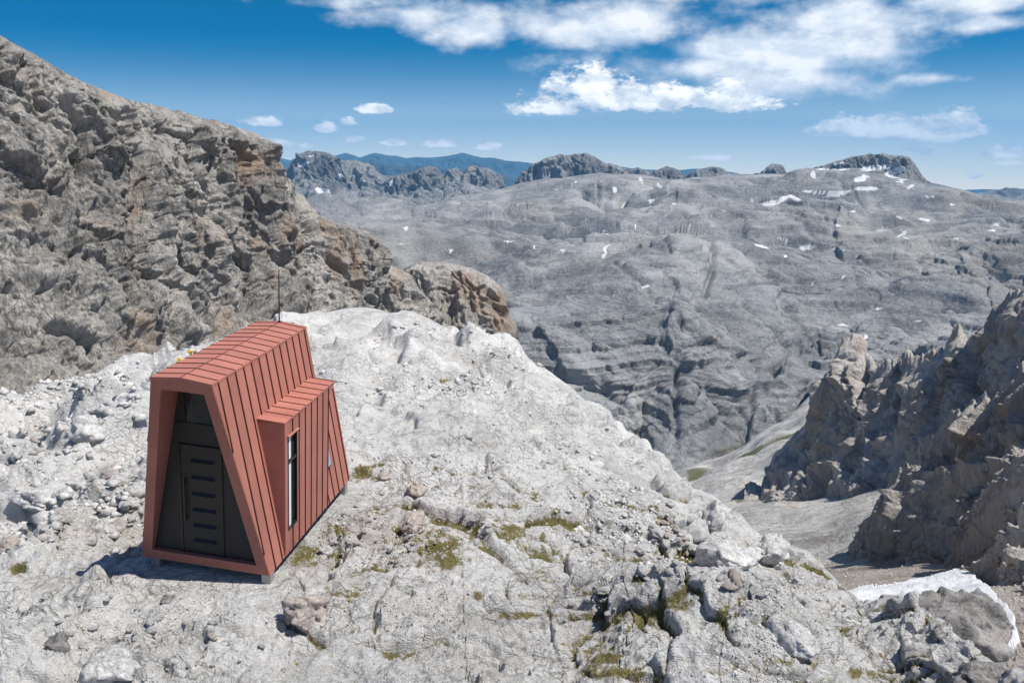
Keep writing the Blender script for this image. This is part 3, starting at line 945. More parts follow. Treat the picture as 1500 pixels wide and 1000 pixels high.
h = np.where(inside, .40 * fbm(PF / 7., 4, .5, 961) + .5 + .07 * ridged(PF / 1.6, 2, .5, 963), h)
pv += N * h[:, None]
mask = np.zeros((len(pv), 3), F32)
mask[:, 0] = snowm
gm = np.zeros(len(pv))
for ln, wd in [([(1010, 700), (1050, 684), (1100, 664), (1150, 643), (1168, 636)], 5), ([(1085, 668), (1130, 655), (1165, 640)], 4), ([(1080, 735), (1100, 725)], 5)]:
    d, s = seg_dist(bx, by, ln)
    gm = np.maximum(gm, .85 - d / wd * .6 + .25 * pn(PF / 25., 977))
mask[:, 1] = np.clip(gm * .9, 0, 1)
mask[:, 2] = np.clip(.55 * sstep(160, 110, r) * (1 - inside) + .15 * pn(PF / 20., 971), 0, 1)
link('valley_floor', mesh_np('valley_floor', pv, grid_faces(560, 720), M['valley'], mask=mask), kind='structure')


# ------------------------------------------------------------------ right-hand towers
def crag(name, lines, x0, x1, nc, nr, mat, S, amp, stains, grooves, seed, top, crestpx=45, soft=3, ledges=0):
    G = loft(lines, x0, x1, nc, nr, soft=soft)
    q = G.reshape(-1, 3)
    N = blur_grid(grid_normals(G), 21).reshape(-1, 3)
    N = N / np.linalg.norm(N, axis=1)[:, None]
    N *= np.sign(-np.sign((N * q).sum(1)).sum())
    PF = q.astype(F32)
    bx, by, _ = proj(q)
    w = np.stack([fbm(PF / S, 3, .5, seed), fbm(PF / S, 3, .5, seed + 3), fbm(PF / S, 3, .5, seed + 6)], 1)
    Pw = PF + .35 * S * w
    vv = np.array([1, 1, .22], F32)
    set_spacing(G)
    h = amp * (1.0 * fbm(Pw * vv / S, 3, .5, seed + 10, lam=S) + .8 * ridged(Pw * vv / (S * .6), 4, .5, seed + 20, lam=S * .6))
    f, e = facet(Pw * vv / (S * .45), seed + 30, 1.0, lam=S * .45)
    h += amp * (.6 * f - .45 * np.exp(-e / .06))
    f, e = facet(PF / (S * .16), seed + 31, 1.1, lam=S * .16)
    h += amp * .2 * f
    h += amp * .45 * ridged(Pw * np.array([1, 1, .12], F32) / (S * .28), 3, .55, seed + 33, lam=S * .28)
    h += amp * .12 * ridged(PF / (S * .1), 3, .5, seed + 40, lam=S * .1)
    for ln, a, wd in grooves:
        d, s = seg_dist(bx + 3 * w[:, 0], by, ln)
        h -= a * np.exp(-(d / wd) ** 2)
    h *= np.clip((by - np.interp(bx, [c[0] for c in top], [c[1] for c in top])) / crestpx, .15, 1)
    q += N * h[:, None]
    q[:, 2] += amp * .12 * ridged(PF / (S * .2), 3, .6, seed + 50, lam=S * .2)
    cw = np.clip(1 - (by - np.interp(bx, [c[0] for c in top], [c[1] for c in top])) / 22., 0, 1)
    tooth = ridged(np.stack([bx / 19., 0 * bx + 5, 0 * bx], 1).astype(F32), 3, .6, seed + 55)
    q[:, 2] += amp * .42 * cw * (tooth - .35)
    mask = np.zeros((len(q), 3), F32)
    st = np.zeros(len(q))
    for x, y, a, b in stains:
        st = np.maximum(st, 1 - .7 * np.sqrt(((bx - x) / a) ** 2 + ((by - y) / b) ** 2))
    mask[:, 2] = np.clip(st * .8 + .3 * pn(PF * vv / (S * .3), seed + 60), 0, 1)
    return link(name, mesh_np(name, q, grid_faces(nr, nc), mat, mask=mask), kind='structure')


t1 = [(1115, 716, 440), (1126, 690, 455), (1133, 674, 465), (1150, 655, 460), (1173, 637, 455), (1190, 612, 452), (1199, 600, 450), (1203, 577, 450), (1217, 553, 450), (1224, 535, 450),
      (1230, 517, 450), (1238, 501, 450), (1247, 498, 450), (1257, 497, 450), (1267, 507, 445), (1270, 522, 440), (1282, 540, 430), (1290, 541, 425), (1296, 534, 420),
      (1308, 535, 415), (1317, 538, 412), (1321, 524, 408), (1330, 520, 405), (1338, 528, 400), (1346, 529, 396), (1353, 527, 393), (1362, 520, 390), (1374, 518, 385),
      (1384, 517, 380), (1392, 503, 376), (1397, 484, 373), (1405, 482, 370), (1411, 497, 367), (1418, 503, 364), (1426, 498, 361), (1436, 490, 357), (1447, 483, 353),
      (1452, 460, 350), (1460, 455, 347), (1469, 451, 343), (1480, 440, 340), (1500, 435, 332), (1560, 405, 310), (1640, 365, 285), (1700, 340, 270)]
b1 = [(1115, 717, 430), (1150, 712, 415), (1200, 705, 400), (1260, 690, 375), (1320, 680, 345), (1380, 665, 310), (1440, 655, 280), (1500, 640, 255), (1700, 620, 220)]
m1 = [(x, .5 * y + .5 * np.interp(x, [c[0] for c in b1], [c[1] for c in b1]), .55 * r + .45 * np.interp(x, [c[0] for c in b1], [c[2] for c in b1])) for x, y, r in t1]
crag('rock_towers', [profile(b1, 60, .9), b1, m1, t1, profile(t1, 20, 1.08), profile(t1, 200, 1.35)], 1115, 1650, 520, 440, M['tower'], 36, 4.2,
     [(1212, 620, 5, 22), (1398, 500, 7, 20), (1497, 500, 12, 16), (1366, 525, 12, 8), (1262, 510, 8, 14)],
     [([(1275, 575), (1272, 620)], 16, 3), ([(1318, 545), (1321, 600), (1320, 640)], 14, 3), ([(1440, 520), (1430, 580), (1420, 610)], 18, 5),
      ([(1268, 520), (1275, 575)], 8, 5), ([(1360, 540), (1350, 620)], 9, 3), ([(1400, 530), (1385, 590)], 8, 3), ([(1470, 480), (1455, 560)], 12, 4),
      ([(1232, 540), (1225, 620)], 5, 2)], 1000, t1)
t2 = [(1236, 830, 152), (1242, 822, 151), (1252, 792, 150), (1264, 778, 149), (1278, 761, 148), (1285, 745, 147), (1299, 730, 146), (1308, 712, 145), (1320, 698, 144),
      (1340, 688, 142), (1356, 678, 141), (1366, 655, 140), (1376, 640, 139), (1388, 622, 138), (1402, 612, 136), (1413, 605, 135), (1424, 600, 134), (1440, 588, 132),
      (1455, 588, 131), (1476, 572, 129), (1488, 558, 128), (1500, 548, 127), (1560, 515, 122), (1640, 470, 118), (1700, 450, 115)]
b2 = [(1236, 836, 140), (1290, 842, 130), (1350, 838, 118), (1400, 836, 110), (1440, 850, 98), (1470, 880, 84), (1500, 912, 74), (1560, 940, 66), (1700, 960, 60)]
m2a = [(x, .6 * y + .4 * np.interp(x, [c[0] for c in b2], [c[1] for c in b2]), .7 * r + .3 * np.interp(x, [c[0] for c in b2], [c[2] for c in b2])) for x, y, r in t2]
m2b = [(x, .3 * y + .7 * np.interp(x, [c[0] for c in b2], [c[1] for c in b2]), .28 * r + .72 * np.interp(x, [c[0] for c in b2], [c[2] for c in b2])) for x, y, r in t2]
crag('rock_spur', [profile(b2, 60, .9), b2, m2b, m2a, t2, profile(t2, 20, 1.08), profile(t2, 200, 1.35)], 1236, 1650, 430, 480, M['tower'], 15, 2.1,
     [(1480, 850, 40, 50), (1440, 640, 20, 20), (1496, 610, 16, 20), (1400, 640, 14, 10)],
     [([(1400, 650), (1370, 720), (1340, 780)], 3.5, 6), ([(1450, 610), (1430, 700)], 3, 4), ([(1330, 720), (1310, 800)], 2, 3), ([(1480, 600), (1465, 680)], 4, 5)],
     1100, t2)


# ------------------------------------------------------------------ stones
def stone_mesh(name, size, seed, mat, sub=4, blocky=.16):
    import bmesh
    bm = bmesh.new()
    bmesh.ops.create_icosphere(bm, subdivisions=sub, radius=1)
    V = np.array([v.co[:] for v in bm.verts])
    Fq = np.array([[v.index for v in f.verts] for f in bm.faces])
    bm.free()
    rs = np.random.RandomState(seed)
    # planes cut the ball into a blocky stone
    for i in range(9):
        n = rs.normal(size=3)
        n /= np.linalg.norm(n)
        lim = rs.uniform(.45, .8)
        d = V @ n
        V = V - np.outer(np.maximum(d - lim, 0), n) * .93
    P = (V + seed).astype(F32)
    f, e = facet(P / .62, seed % 97, 1.0)
    h = blocky * .5 * f - .07 * np.exp(-e / .06) + .05 * fbm(P / .4, 4, .55, seed % 89)
    f, e = facet(P / .2, seed % 83, 1.0)
    h += .022 * f
    nv = V / np.linalg.norm(V, axis=1)[:, None]
    V = (V + nv * h[:, None]) * np.array(size)
    return mesh_np(name, V, Fq, mat)


def place_stone(name, px, py, size, seed, mat, label, cat='boulder', rot=(0, 0, 0), sink=.35, pt=None, group=None, sub=4, blocky=.16):
    p = ground_pt(px, py) if pt is None else pt
    o = link(name, stone_mesh(name, size, seed, mat, sub, blocky), loc=(p[0], p[1], p[2] + size[2] * (1 - 2 * sink) * .5))
    o.rotation_euler = rot
    o['label'] = label
    o['category'] = cat
    if group:
        o['group'] = group
    return o


PR, PB, BD = M['red_boulder'], M['pale_boulder'], M['boulder']
place_stone('boulder', 452, 905, (.52, .40, .42), 12, PR, 'pinkish brown cracked boulder on the pale slab below the hut', rot=(.2, .25, .4), sink=.25, sub=5, blocky=.2)
place_stone('boulder', 608, 772, (.42, .36, .30), 23, PR, 'brown rounded boulder among grass right of the hut', rot=(.1, .1, 1.0), sink=.2, sub=5)
place_stone('boulder', 1072, 826, (.85, .62, .48), 34, PB, 'pale layered boulder perched at the edge of the ridge', rot=(.05, .12, .3), sink=.2, sub=5)
place_stone('boulder', 1132, 822, (.70, .50, .42), 45, PB, 'grey broken boulder right of the pale layered boulder on the ridge edge', rot=(.1, .3, 1.2), sink=.25, sub=5)
place_stone('boulder', 1042, 772, (.45, .40, .55), 56, PB, 'upright pale block standing on the ridge crest', rot=(.1, .0, .6), sink=.2)
place_stone('boulder', 62, 740, (1.0, .6, .36), 67, PB, 'long flat boulder over a hollow left of the hut', rot=(.0, .08, .2), sink=.2, sub=5)
place_stone('boulder', 131, 634, (.75, .6, .45), 78, PB, 'rounded pale boulder below the foot of the cliff', rot=(0, 0, .2), sink=.25)
place_stone('boulder', 184, 636, (.9, .6, .5), 89, BD, 'grey angular boulder beside the rounded pale boulder near the cliff', rot=(.1, .2, .9), sink=.3)
place_stone('stone', 20, 800, (.30, .24, .16), 90, M['red_boulder'], 'pinkish flat stone at the left edge of the ridge', 'stone', rot=(.2, .1, .4), sink=.15)
place_stone('stone', 478, 808, (.15, .13, .12), 91, PB, 'white angular stone on grass beside the hut corner', 'stone', rot=(.3, .2, .4), sink=.1)
place_stone('stone', 85, 948, (.26, .2, .26), 92, BD, 'dark grey wedge shaped stone in the lower left corner', 'stone', rot=(.2, .5, .9), sink=.2)
place_stone('boulder', 175, 985, (.50, .36, .34), 93, PB, 'pale blocky boulder at the bottom edge of the ridge', rot=(.1, .1, .5), sink=.3)
place_stone('stone', 245, 880, (.18, .12, .10), 94, BD, 'small grey stone half buried in front of the hut', 'stone', rot=(.1, .1, .2), sink=.3)
place_stone('stone', 563, 700, (.20, .16, .13), 95, PR, 'small dark red stone upslope of the brown boulder', 'stone', rot=(.1, .1, .2), sink=.2)
place_stone('stone', 610, 722, (.34, .25, .2), 96, PR, 'flat rusty stone just above the brown rounded boulder', 'stone', rot=(.1, .1, .2), sink=.2)
place_stone('boulder', 1165, 945, (.55, .35, .3), 97, PB, 'pale cracked boulder on the lower right outcrop', rot=(.1, .4, -.4), sink=.3)

bigp = ray(1392, 908) * 27.0
o = link('boulder', stone_mesh('boulder', (2.2, 1.4, 2.1), 133, BD, 6, .12), loc=tuple(bigp + np.array([0, 0, -.35])))
o.rotation_euler = (-.25, .42, -.1)
o['label'] = 'huge dark grey split boulder in front of the snow patch'
o['category'] = 'boulder'
bp2 = ray(1436, 985) * 12.5
o = link('boulder', stone_mesh('boulder', (.55, .5, .5), 151, BD, 5, .14), loc=tuple(bp2 + np.array([0, 0, -.25])))
o.rotation_euler = (.1, .2, .3)
o['label'] = 'mid grey rounded boulder at the bottom right below the huge split boulder'
o['category'] = 'boulder'

# loose stones in rubble streaks: one mesh of each of six kinds, many copies
kinds = []
for i in range(6):
    kinds.append(stone_mesh('loose_stone', (1, random.uniform(.6, .9), random.uniform(.4, .7)), 200 + i * 7, (PB, PB, PB, PB, PB, PR)[i], 3, .2))
zones = [(190, 730, 30, 45, 26, .14), (150, 700, 50, 30, 14, .2), (520, 770, 60, 30, 34, .06), (600, 800, 70, 30, 30, .055), (480, 740, 30, 40, 16, .07), (1000, 790, 60, 30, 30, .16),
         (980, 830, 50, 20, 18, .1), (120, 900, 100, 40, 24, .07), (230, 920, 80, 40, 20, .06), (330, 960, 90, 30, 14, .06), (860, 870, 60, 40, 16, .07),
         (60, 650, 60, 30, 16, .22), (700, 770, 50, 20, 14, .06), (1090, 850, 50, 20, 14, .12)]
pxs, pys, pds = proj(pa)
tree_i = {}
rs = np.random.RandomState(5)
for zx, zy, zw, zh, cnt, sz in zones:
    for i in range(cnt):
        x, y = rs.normal(zx, zw * .6), rs.normal(zy, zh * .6)
        k = np.where((np.abs(pxs - x) < 3) & (np.abs(pys - y) < 3) & (pds < 90))[0]
        if not len(k):
            continue
        p = pa[k[np.argmin(pds[k])]]
        lc = (p - HT) @ HR
        if abs(lc[0]) < 1.5 and -.2 < lc[1] < 4.6:
            continue
        s = sz * rs.lognormal(0, .38)
        o = link('loose_stone', kinds[rs.randint(6)], loc=(p[0], p[1], p[2] + s * .12))
        o.scale = (s, s, s)
        o.rotation_euler = (rs.uniform(-.5, .5), rs.uniform(-.5, .5), rs.uniform(0, 6.3))
        o['label'] = 'small loose limestone fragment lying in the rubble on the ridge'
        o['category'] = 'stone'
        o['group'] = 'small loose stones scattered on the ridge'

# gravel nobody could count
V, Fc = [], []
oc = np.array([(1, 0, 0), (-1, 0, 0), (0, 1, 0), (0, -1, 0), (0, 0, 1), (0, 0, -1)], float)
of = [(0, 2, 4), (2, 1, 4), (1, 3, 4), (3, 0, 4), (2, 0, 5), (1, 2, 5), (3, 1, 5), (0, 3, 5)]
cand = np.where((pxs > -30) & (pxs < 1500) & (pys > 640) & (pys < 1040) & (pds < 30) & (np.abs(dh) > .05))[0]
nz = pn((pa[cand] / 1.6).astype(F32), 444)
zone = np.exp(-(((pxs[cand] - 540) / 120) ** 2 + ((pys[cand] - 790) / 45) ** 2)) + .5 * np.exp(-(((pxs[cand] - 180) / 140) ** 2 + ((pys[cand] - 900) / 60) ** 2)) \
    + .6 * np.exp(-(((pxs[cand] - 980) / 90) ** 2 + ((pys[cand] - 800) / 40) ** 2))
pr = np.clip(nz + .1 + zone, 0, 2) ** 2 + .02
pr /= pr.sum()
for j in rs.choice(cand, 7000, p=pr):
    s = rs.uniform(.008, .035) * (1 + (pds[j] > 18))
    v = oc * s * rs.uniform(.5, 1.2, (6, 3))
    a = rs.uniform(0, 6.3)
    rz = np.array([[cos(a), -sin(a), 0], [sin(a), cos(a), 0], [0, 0, 1]])
    Fc += [tuple(len(V) + i for i in t) for t in of]
    V += list(v @ rz.T + pa[j] + rs.uniform(-.02, .02, 3) * np.array([1, 1, .3]))
link('gravel', mesh_np('gravel', np.array(V), np.array(Fc), PB, smooth=False), kind='stuff', label='fine pale gravel scattered over the ridge')

# broken rock between hut and cliff and along the shoulder
V, Fc = [], []
cand = np.where((pxs > -60) & (pxs < 1160) & (pys > 470) & (pys < 830) & (pds > 17) & (pds < 75) & (dh > .3))[0]
nz = pn((pa[cand] / 4.5).astype(F32), 445)
pr = np.clip(nz + .05 + .5 * sstep(330, 120, pxs[cand]) + .35 * sstep(640, 560, pys[cand]), 0, 2) ** 2 + .01
pr /= pr.sum()
for j in rs.choice(cand, 5200, p=pr):
    s = rs.lognormal(-2.75, .5) * (.6 + pds[j] / 42) * (1.35 if pxs[j] < 330 else 1)
    v = oc * s * rs.uniform(.4, 1.2, (6, 3)) * np.array([1.2, 1, .7])
    a = rs.uniform(0, 6.3)
    rz = np.array([[cos(a), -sin(a), 0], [sin(a), cos(a), 0], [0, 0, 1]])
    Fc += [tuple(len(V) + i for i in t) for t in of]
    V += list(v @ rz.T + pa[j])
link('rock_debris', mesh_np('rock_debris', np.array(V), np.array(Fc), PB, smooth=False), kind='stuff', label='pale broken rock debris on the back of the ridge')

# rubble on the red spur and by the snow
V, Fc = [], []
ps = bpy.data.objects['rock_spur'].data
q = np.empty(len(ps.vertices) * 3, F32)
ps.vertices.foreach_get('co', q)
q = q.reshape(-1, 3)
allq = np.concatenate([q, pv])
sx, sy, sdp = proj(allq)
cand = np.where((sdp > 0) & (((sx > 1405) & (sx < 1640) & (sy > 700) & (sy < 960)) | ((sx > 1180) & (sx < 1440) & (sy > 828) & (sy < 862) & (sdp < 120))))[0]
pin = np.zeros(len(allq), bool)
pin[len(q):] = inside
cand = cand[~pin[cand]]
for j in rs.choice(cand, 2600):
    s = rs.lognormal(-1.35, .55) * (.9 if j < len(q) else .5)
    v = oc * s * rs.uniform(.5, 1.1, (6, 3))
    a = rs.uniform(0, 6.3)
    rz = np.array([[cos(a), -sin(a), 0], [sin(a), cos(a), 0], [0, 0, 1]])
    Fc += [tuple(len(V) + i for i in t) for t in of]
    V += list(v @ rz.T + allq[j])
link('rubble', mesh_np('rubble', np.array(V), np.array(Fc), PR, smooth=False), kind='stuff', label='reddish brown rubble below the dark spur')

# ------------------------------------------------------------------ grass
gmat, t, b = new_mat('alpine_grass')
oi = t.n('ShaderNodeTexCoord')
nn = t.noise(oi.outputs['Object'], 3.0, 3)
t.l(t.mix(t.ramp(nn, .35, .65), (.12, .15, .03), (.30, .25, .09)), b.inputs['Base Color'])
b.inputs['Roughness'].default_value = .8
V, Fc = [], []
gm_ = RIDGE_MASKG = None
ga = np.empty(len(pa) * 4, F32)
RIDGE_OBJ.data.color_attributes['mask'].data.foreach_get('color', ga)
ga = ga.reshape(-1, 4)[:, 1]
cand = np.where((ga > .52) & (pds < 34) & (pds > 2) & (pxs > -40) & (pxs < 1540) & (dh > .1) & (N[:1].size > 0))[0]
if len(cand):
    for j in rs.choice(cand, 9000):
        c = pa[j] + np.append(rs.uniform(-.04, .04, 2), 0)
        hgt_ = rs.uniform(.03, .09)
        a = rs.uniform(0, 6.3)
        w = .006 + .004 * (pds[j] > 15)
        lean = rs.uniform(-.05, .05, 2)
        i = len(V)
        V += [c + (cos(a) * w, sin(a) * w, -.01), c - (cos(a) * w, sin(a) * w, .01), c + (lean[0], lean[1], hgt_)]
        Fc.append((i, i + 1, i + 2))
    link('alpine_grass', mesh_np('alpine_grass', np.array(V), np.array(Fc), gmat, smooth=False), kind='stuff', label='short olive alpine grass between the rocks')


# ------------------------------------------------------------------ hut
def coat(name, col, seamcol=None):
    m, t, b = new_mat(name)
    tc = t.n('ShaderNodeTexCoord')
    n1 = t.noise(tc.outputs['Object'], 1.3, 5, .6)
    n2 = t.noise(tc.outputs['Object'], 22.0, 4, .7)
    c = t.mix(t.ramp(n1, .3, .7), [x * .90 for x in col], [x * 1.08 for x in col])
    c = t.mix(t.math('MULTIPLY', t.ramp(n2, .55, .75), .18), c, [min(1, x * 1.25 + .03) for x in col])
    # every tray of sheet its own slight tone, rain streaks down it
    sy_ = t.n('ShaderNodeSeparateXYZ')
    t.l(tc.outputs['Object'], sy_.inputs[0])
    wn = t.n('ShaderNodeTexWhiteNoise', noise_dimensions='1D')
    t.l(t.math('FLOOR', t.math('DIVIDE', t.math('ADD', sy_.outputs[1], .37), .308)), wn.inputs['W'])
    hs_ = t.n('ShaderNodeHueSaturation')
    t.l(t.ramp(wn.outputs['Value'], 0, 1, .90, 1.10), hs_.inputs['Value'])
    t.l(c, hs_.inputs['Color'])
    rn = t.noise(t.vmath('MULTIPLY', tc.outputs['Object'], (9, 9, .7)), 2.0, 4, .6)
    c = t.mix(t.math('MULTIPLY', t.ramp(rn, .52, .75), .28), hs_.outputs['Color'], [x * .62 + .02 for x in col])
    t.l(c, b.inputs['Base Color'])
    t.l(t.ramp(n2, .3, .7, .46, .6), b.inputs['Roughness'])
    b.inputs['Specular IOR Level'].default_value = .18
    bp = t.n('ShaderNodeBump')
    bp.inputs['Strength'].default_value = .12
    bp.inputs['Distance'].default_value = .05
    t.l(t.noise(tc.outputs['Object'], 3.0, 3), bp.inputs['Height'])
    t.l(bp.outputs[0], b.inputs['Normal'])
    return m


RED = coat('terracotta_metal', (.385, .155, .118))
SEAM_R = coat('roof_seam_shadow_metal', (.17, .065, .05))  # seam gap shadow put into the rib colour, softer on the roof
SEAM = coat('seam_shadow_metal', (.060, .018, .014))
DARK = plain_mat('dark_panel', (.019, .016, .016), .65, 0, .12, 2.0)
DOORM = plain_mat('dark_door', (.008, .008, .009), .55, 0, .12, 2.0)
BLACK = plain_mat('black_metal', (.008, .008, .008), .4)
STEEL = plain_mat('grey_steel', (.36, .36, .36), .5, .6, .15, 8.0)
GLASS, t, b = new_mat('window_glass')
tc = t.n('ShaderNodeTexCoord')
t.l(t.mix(t.ramp(t.noise(tc.outputs['Object'], 2.0, 3), .4, .6), (.012, .014, .018), (.03, .034, .04)), b.inputs['Base Color'])
b.inputs['Roughness'].default_value = .06
b.inputs['Specular IOR Level'].default_value = .9
BLIND = plain_mat('white_reveal', (.78, .79, .80), .5, 0, .04, 3.0)

hut = link('mountain_hut', None, label='terracotta metal bivouac hut with dark recessed front standing on the pale rock ridge', category='hut')
hut.matrix_world = Matrix.Translation(HUT_T) @ HUT_R.to_4x4()

WB, WT, H, RG, FO, L = 1.30, .5576, 3.91, .060, .5626, 3.47
L2, HX, XB, Y0, Y1, HB = 4.346, 2.48, 1.310, .663, 2.918, 2.83


def wx(z):
    return WB + (WT - WB) * z / H


def fy(z):
    return -FO * z / H


class MB:
    def __init__(s):
        s.v, s.f, s.m = [], [], []

    def poly(s, pts, m=0):
        i = len(s.v)
        s.v += [tuple(p) for p in pts]
        s.f.append(tuple(range(i, i + len(pts))))
        s.m.append(m)

    def slab(s, pts, off, m=0, m_side=None):
        """polygon pts given a thickness by the vector off"""
        off = np.array(off, float)
        a = [np.array(p, float) for p in pts]
        b_ = [p + off for p in a]
        s.poly(a, m)
        s.poly(b_[::-1], m)
        for i in range(len(a)):
            j = (i + 1) % len(a)
            s.poly([a[j], a[i], b_[i], b_[j]], m if m_side is None else m_side)

    def box(s, lo, hi, m=0):
        x0, y0, z0 = lo
        x1, y1, z1 = hi
        s.slab([(x0, y0, z0), (x1, y0, z0), (x1, y1, z0), (x0, y1, z0)], (0, 0, z1 - z0), m)

    def strip(s, p, q, n, side, w=.028, t=.022, m=1):
        """a standing seam from p to q, rising along n"""
        p, q, n, side = (np.array(x, float) for x in (p, q, n, side))
        a = side / np.linalg.norm(side) * w / 2
        s.slab([p - a - n * .004, p + a - n * .004, q + a - n * .004, q - a - n * .004], n * t, m)

    def build(s, name, mats, parent=None, bevel=0.0, **kw):
        import bmesh
        me = bpy.data.meshes.new(name)
        me.from_pydata(s.v, [], s.f)
        bm = bmesh.new()
        bm.from_mesh(me)
        for f_, mi in zip(bm.faces, s.m):
            f_.material_index = mi
        bmesh.ops.remove_doubles(bm, verts=bm.verts, dist=1e-5)
        bmesh.ops.recalc_face_normals(bm, faces=bm.faces)
        bm.to_mesh(me)
        bm.free()
        for m in (mats if isinstance(mats, list) else [mats]):
            me.materials.append(m)
        o = link(name, me, parent, **kw)
        if bevel:
            bv = o.modifiers.new('bevel', 'BEVEL')
            bv.width = bevel
            bv.segments = 2
            bv.limit_method = 'ANGLE'
        return o


SY = [-.37 + .308 * k for k in range(13)]      # seam positions along the hut
# roof
mb = MB()
tk = .05
for sx in (1, -1):
    mb.slab([(0, -FO - .02, H + RG), (sx * (WT + .015), -FO - .02, H), (sx * (WT + .015), L + .01, H), (0, L + .01, H + RG)], (0, 0, -tk))
    nrm = np.array([sx * RG / WT, 0, 1.0])
    nrm /= np.linalg.norm(nrm)
    for y in SY:
        if y < L - .1:
            mb.strip((0, y, H + RG), (sx * (WT + .01), y, H), nrm, (0, 1, 0), .020, .018)
    mb.strip((sx * .006, -FO, H + RG - .001), (sx * .006, L, H + RG - .001), np.array([0, 0, 1.]), (1, 0, 0), .012, .010)
mb.build('roof', [RED, SEAM_R], hut)
# side walls
for sx in (1, -1):
    mb = MB()
    nrm = np.array([sx * H, 0, (WB - WT)])
    nrm /= np.linalg.norm(nrm)
    th = -nrm * .05
    zt_ = H - .012
    prof = [(sx * WB, 0, 0), (sx * wx(zt_), fy(zt_), zt_), (sx * wx(zt_), L, zt_), (sx * wx(HX), L, HX), (sx * wx(HX - .22), L2, HX - .22), (sx * WB, L2, 0)]
    mb.slab(prof, th)
    for y in [-.37 + .308 * k for k in range(16)]:
        if y < 0:
            z0 = -y * H / FO
            z0 = z0 + .03
        else:
            z0 = 0.0
        z1 = H - .03 if y < L - .06 else (HX - .22 * (y - L) / (L2 - L) - .02)
        if y > L2 - .05 or z0 > z1:
            continue
        mb.strip((sx * wx(z0), y, z0), (sx * wx(z1), y, z1), nrm, (0, 1, 0), .026, .022)
    # edge trims
    mb.strip((sx * WB, .02, .0), (sx * wx(H - .03), fy(H) + .03, H - .03), nrm, (0, 1, .2), .035, .008, 0)
    mb.strip((sx * wx(HX), L - .02, HX), (sx * wx(H - .03), L - .02, H - .03), nrm, (0, 1, 0), .035, .010, 0)
    mb.strip((sx * wx(0), L2 - .02, 0), (sx * wx(HX - .24), L2 - .02, HX - .24), nrm, (0, 1, 0), .035, .010, 0)
    mb.build('side_wall', [RED, SEAM], hut)
# rear
mb = MB()
mb.slab([(-wx(HX) + .05, L, HX), (wx(HX) - .05, L, HX), (WT - .05, L, H - .06), (-WT + .05, L, H - .06)], (0, -.05, 0))
mb.slab([(-WB + .05, L2, 0), (WB - .05, L2, 0), (wx(HX - .22) - .05, L2, HX - .23), (-wx(HX - .22) + .05, L2, HX - .23)], (0, -.05, 0))
mb.slab([(-wx(HX), L - .06, HX + .012), (wx(HX), L - .06, HX + .012), (wx(HX - .22), L2 + .01, HX - .208), (-wx(HX - .22), L2 + .01, HX - .208)], (0, 0, -.05))
for y in (L + .25, L + .56):
    z = HX + .012 - .22 * (y - L + .06) / (L2 - L + .07)
    mb.strip((-wx(z), y, z), (wx(z), y, z), np.array([0, 0, 1.]), (0, 1, 0), .022, .02)
mb.build('rear_wall', [RED, SEAM], hut)
# front frame: outer and inner outline in the leaning front plane
def fp(x, z):
    return (x, fy(z), z)


outer = [fp(-WB, 0), fp(WB, 0), fp(WT, H - .012), fp(0, H + RG - .014), fp(-WT, H - .012)]
inner = [fp(-1.068, .20), fp(1.05, .20), fp(.400, 3.69), fp(0, 3.70), fp(-.400, 3.69)]
mb = MB()
fn = np.array([0, -H, -FO]) / math.hypot(H, FO)
YR = .07
for i in range(5):
    j = (i + 1) % 5
    o0, o1, i1, i0 = (np.array(p) for p in (outer[i], outer[j], inner[j], inner[i]))
    mb.poly([o0 + fn * .012, o1 + fn * .012, i1 + fn * .012, i0 + fn * .012])
    mb.poly([o1, o0, o0 + fn * .012, o1 + fn * .012])
    # reveal back to the recessed wall
    mb.poly([i0 + fn * .012, i1 + fn * .012, (i1[0], YR + .02, i1[2]), (i0[0], YR + .02, i0[2])])
mb.build('front_frame', RED, hut)
# recessed dark front
mb = MB()
mb.slab([(-1.12, YR, .15), (1.12, YR, .15), (.45, YR, 3.74), (-.45, YR, 3.74)], (0, .05, 0))
fpn = mb.build('front_panel', DARK, hut)
mb = MB()
zA, zB = 2.868, 3.60
mb.slab([(-.315, YR - .002, zA), (.50, YR - .002, zA), (.40, YR - .002, zB), (-.315, YR - .002, zB)], (0, -.004, 0))
mb.build('transom_window', GLASS, fpn)
mb = MB()
mb.box((-.50, YR - .03, zA - .022), (.545, YR - .001, zA))
mb.box((-.337, YR - .03, zA + .0005), (-.315, YR - .001, zB))
mb.build('window_frame', BLACK, fpn)
mb = MB()
mb.box((-.455, YR - .014, .175), (.335, YR - .001, 2.40))
door = mb.build('door', DOORM, hut, bevel=.004)
mb = MB()
mb.box((-.505, YR - .024, .16), (-.462, YR - .001, 2.44))
mb.box((.342, YR - .024, .16), (.365, YR - .001, 2.40))
mb.box((-.455, YR - .045, 2.405), (.365, YR - .001, 2.435))
mb.build('door_frame', BLACK, hut)
for i, z in enumerate((2.11, 1.775, 1.44, 1.115, .79, .475)):
    mb = MB()
    # a hooded louvre: sloping blade with a slot below
    x0, x1 = -.235, .205
    y = YR - .0145
    mb.slab([(x0, y, z + .055), (x1, y, z + .055), (x1, y - .05, z), (x0, y - .05, z)], (0, .004, -.012))
    mb.poly([(x0, y, z + .055), (x0, y - .05, z), (x0, y, z - .01)])
    mb.poly([(x1, y, z + .055), (x1, y, z - .01), (x1, y - .05, z)])
    mb.build('vent_louvre', BLACK if i else BLACK, door)
mb = MB()
mb.box((-.395, YR - .075, .86), (-.365, YR - .050, 1.78))
mb.box((-.390, YR - .050, .95), (-.370, YR - .0145, .98))
mb.box((-.390, YR - .050, 1.66), (-.370, YR - .0145, 1.69))
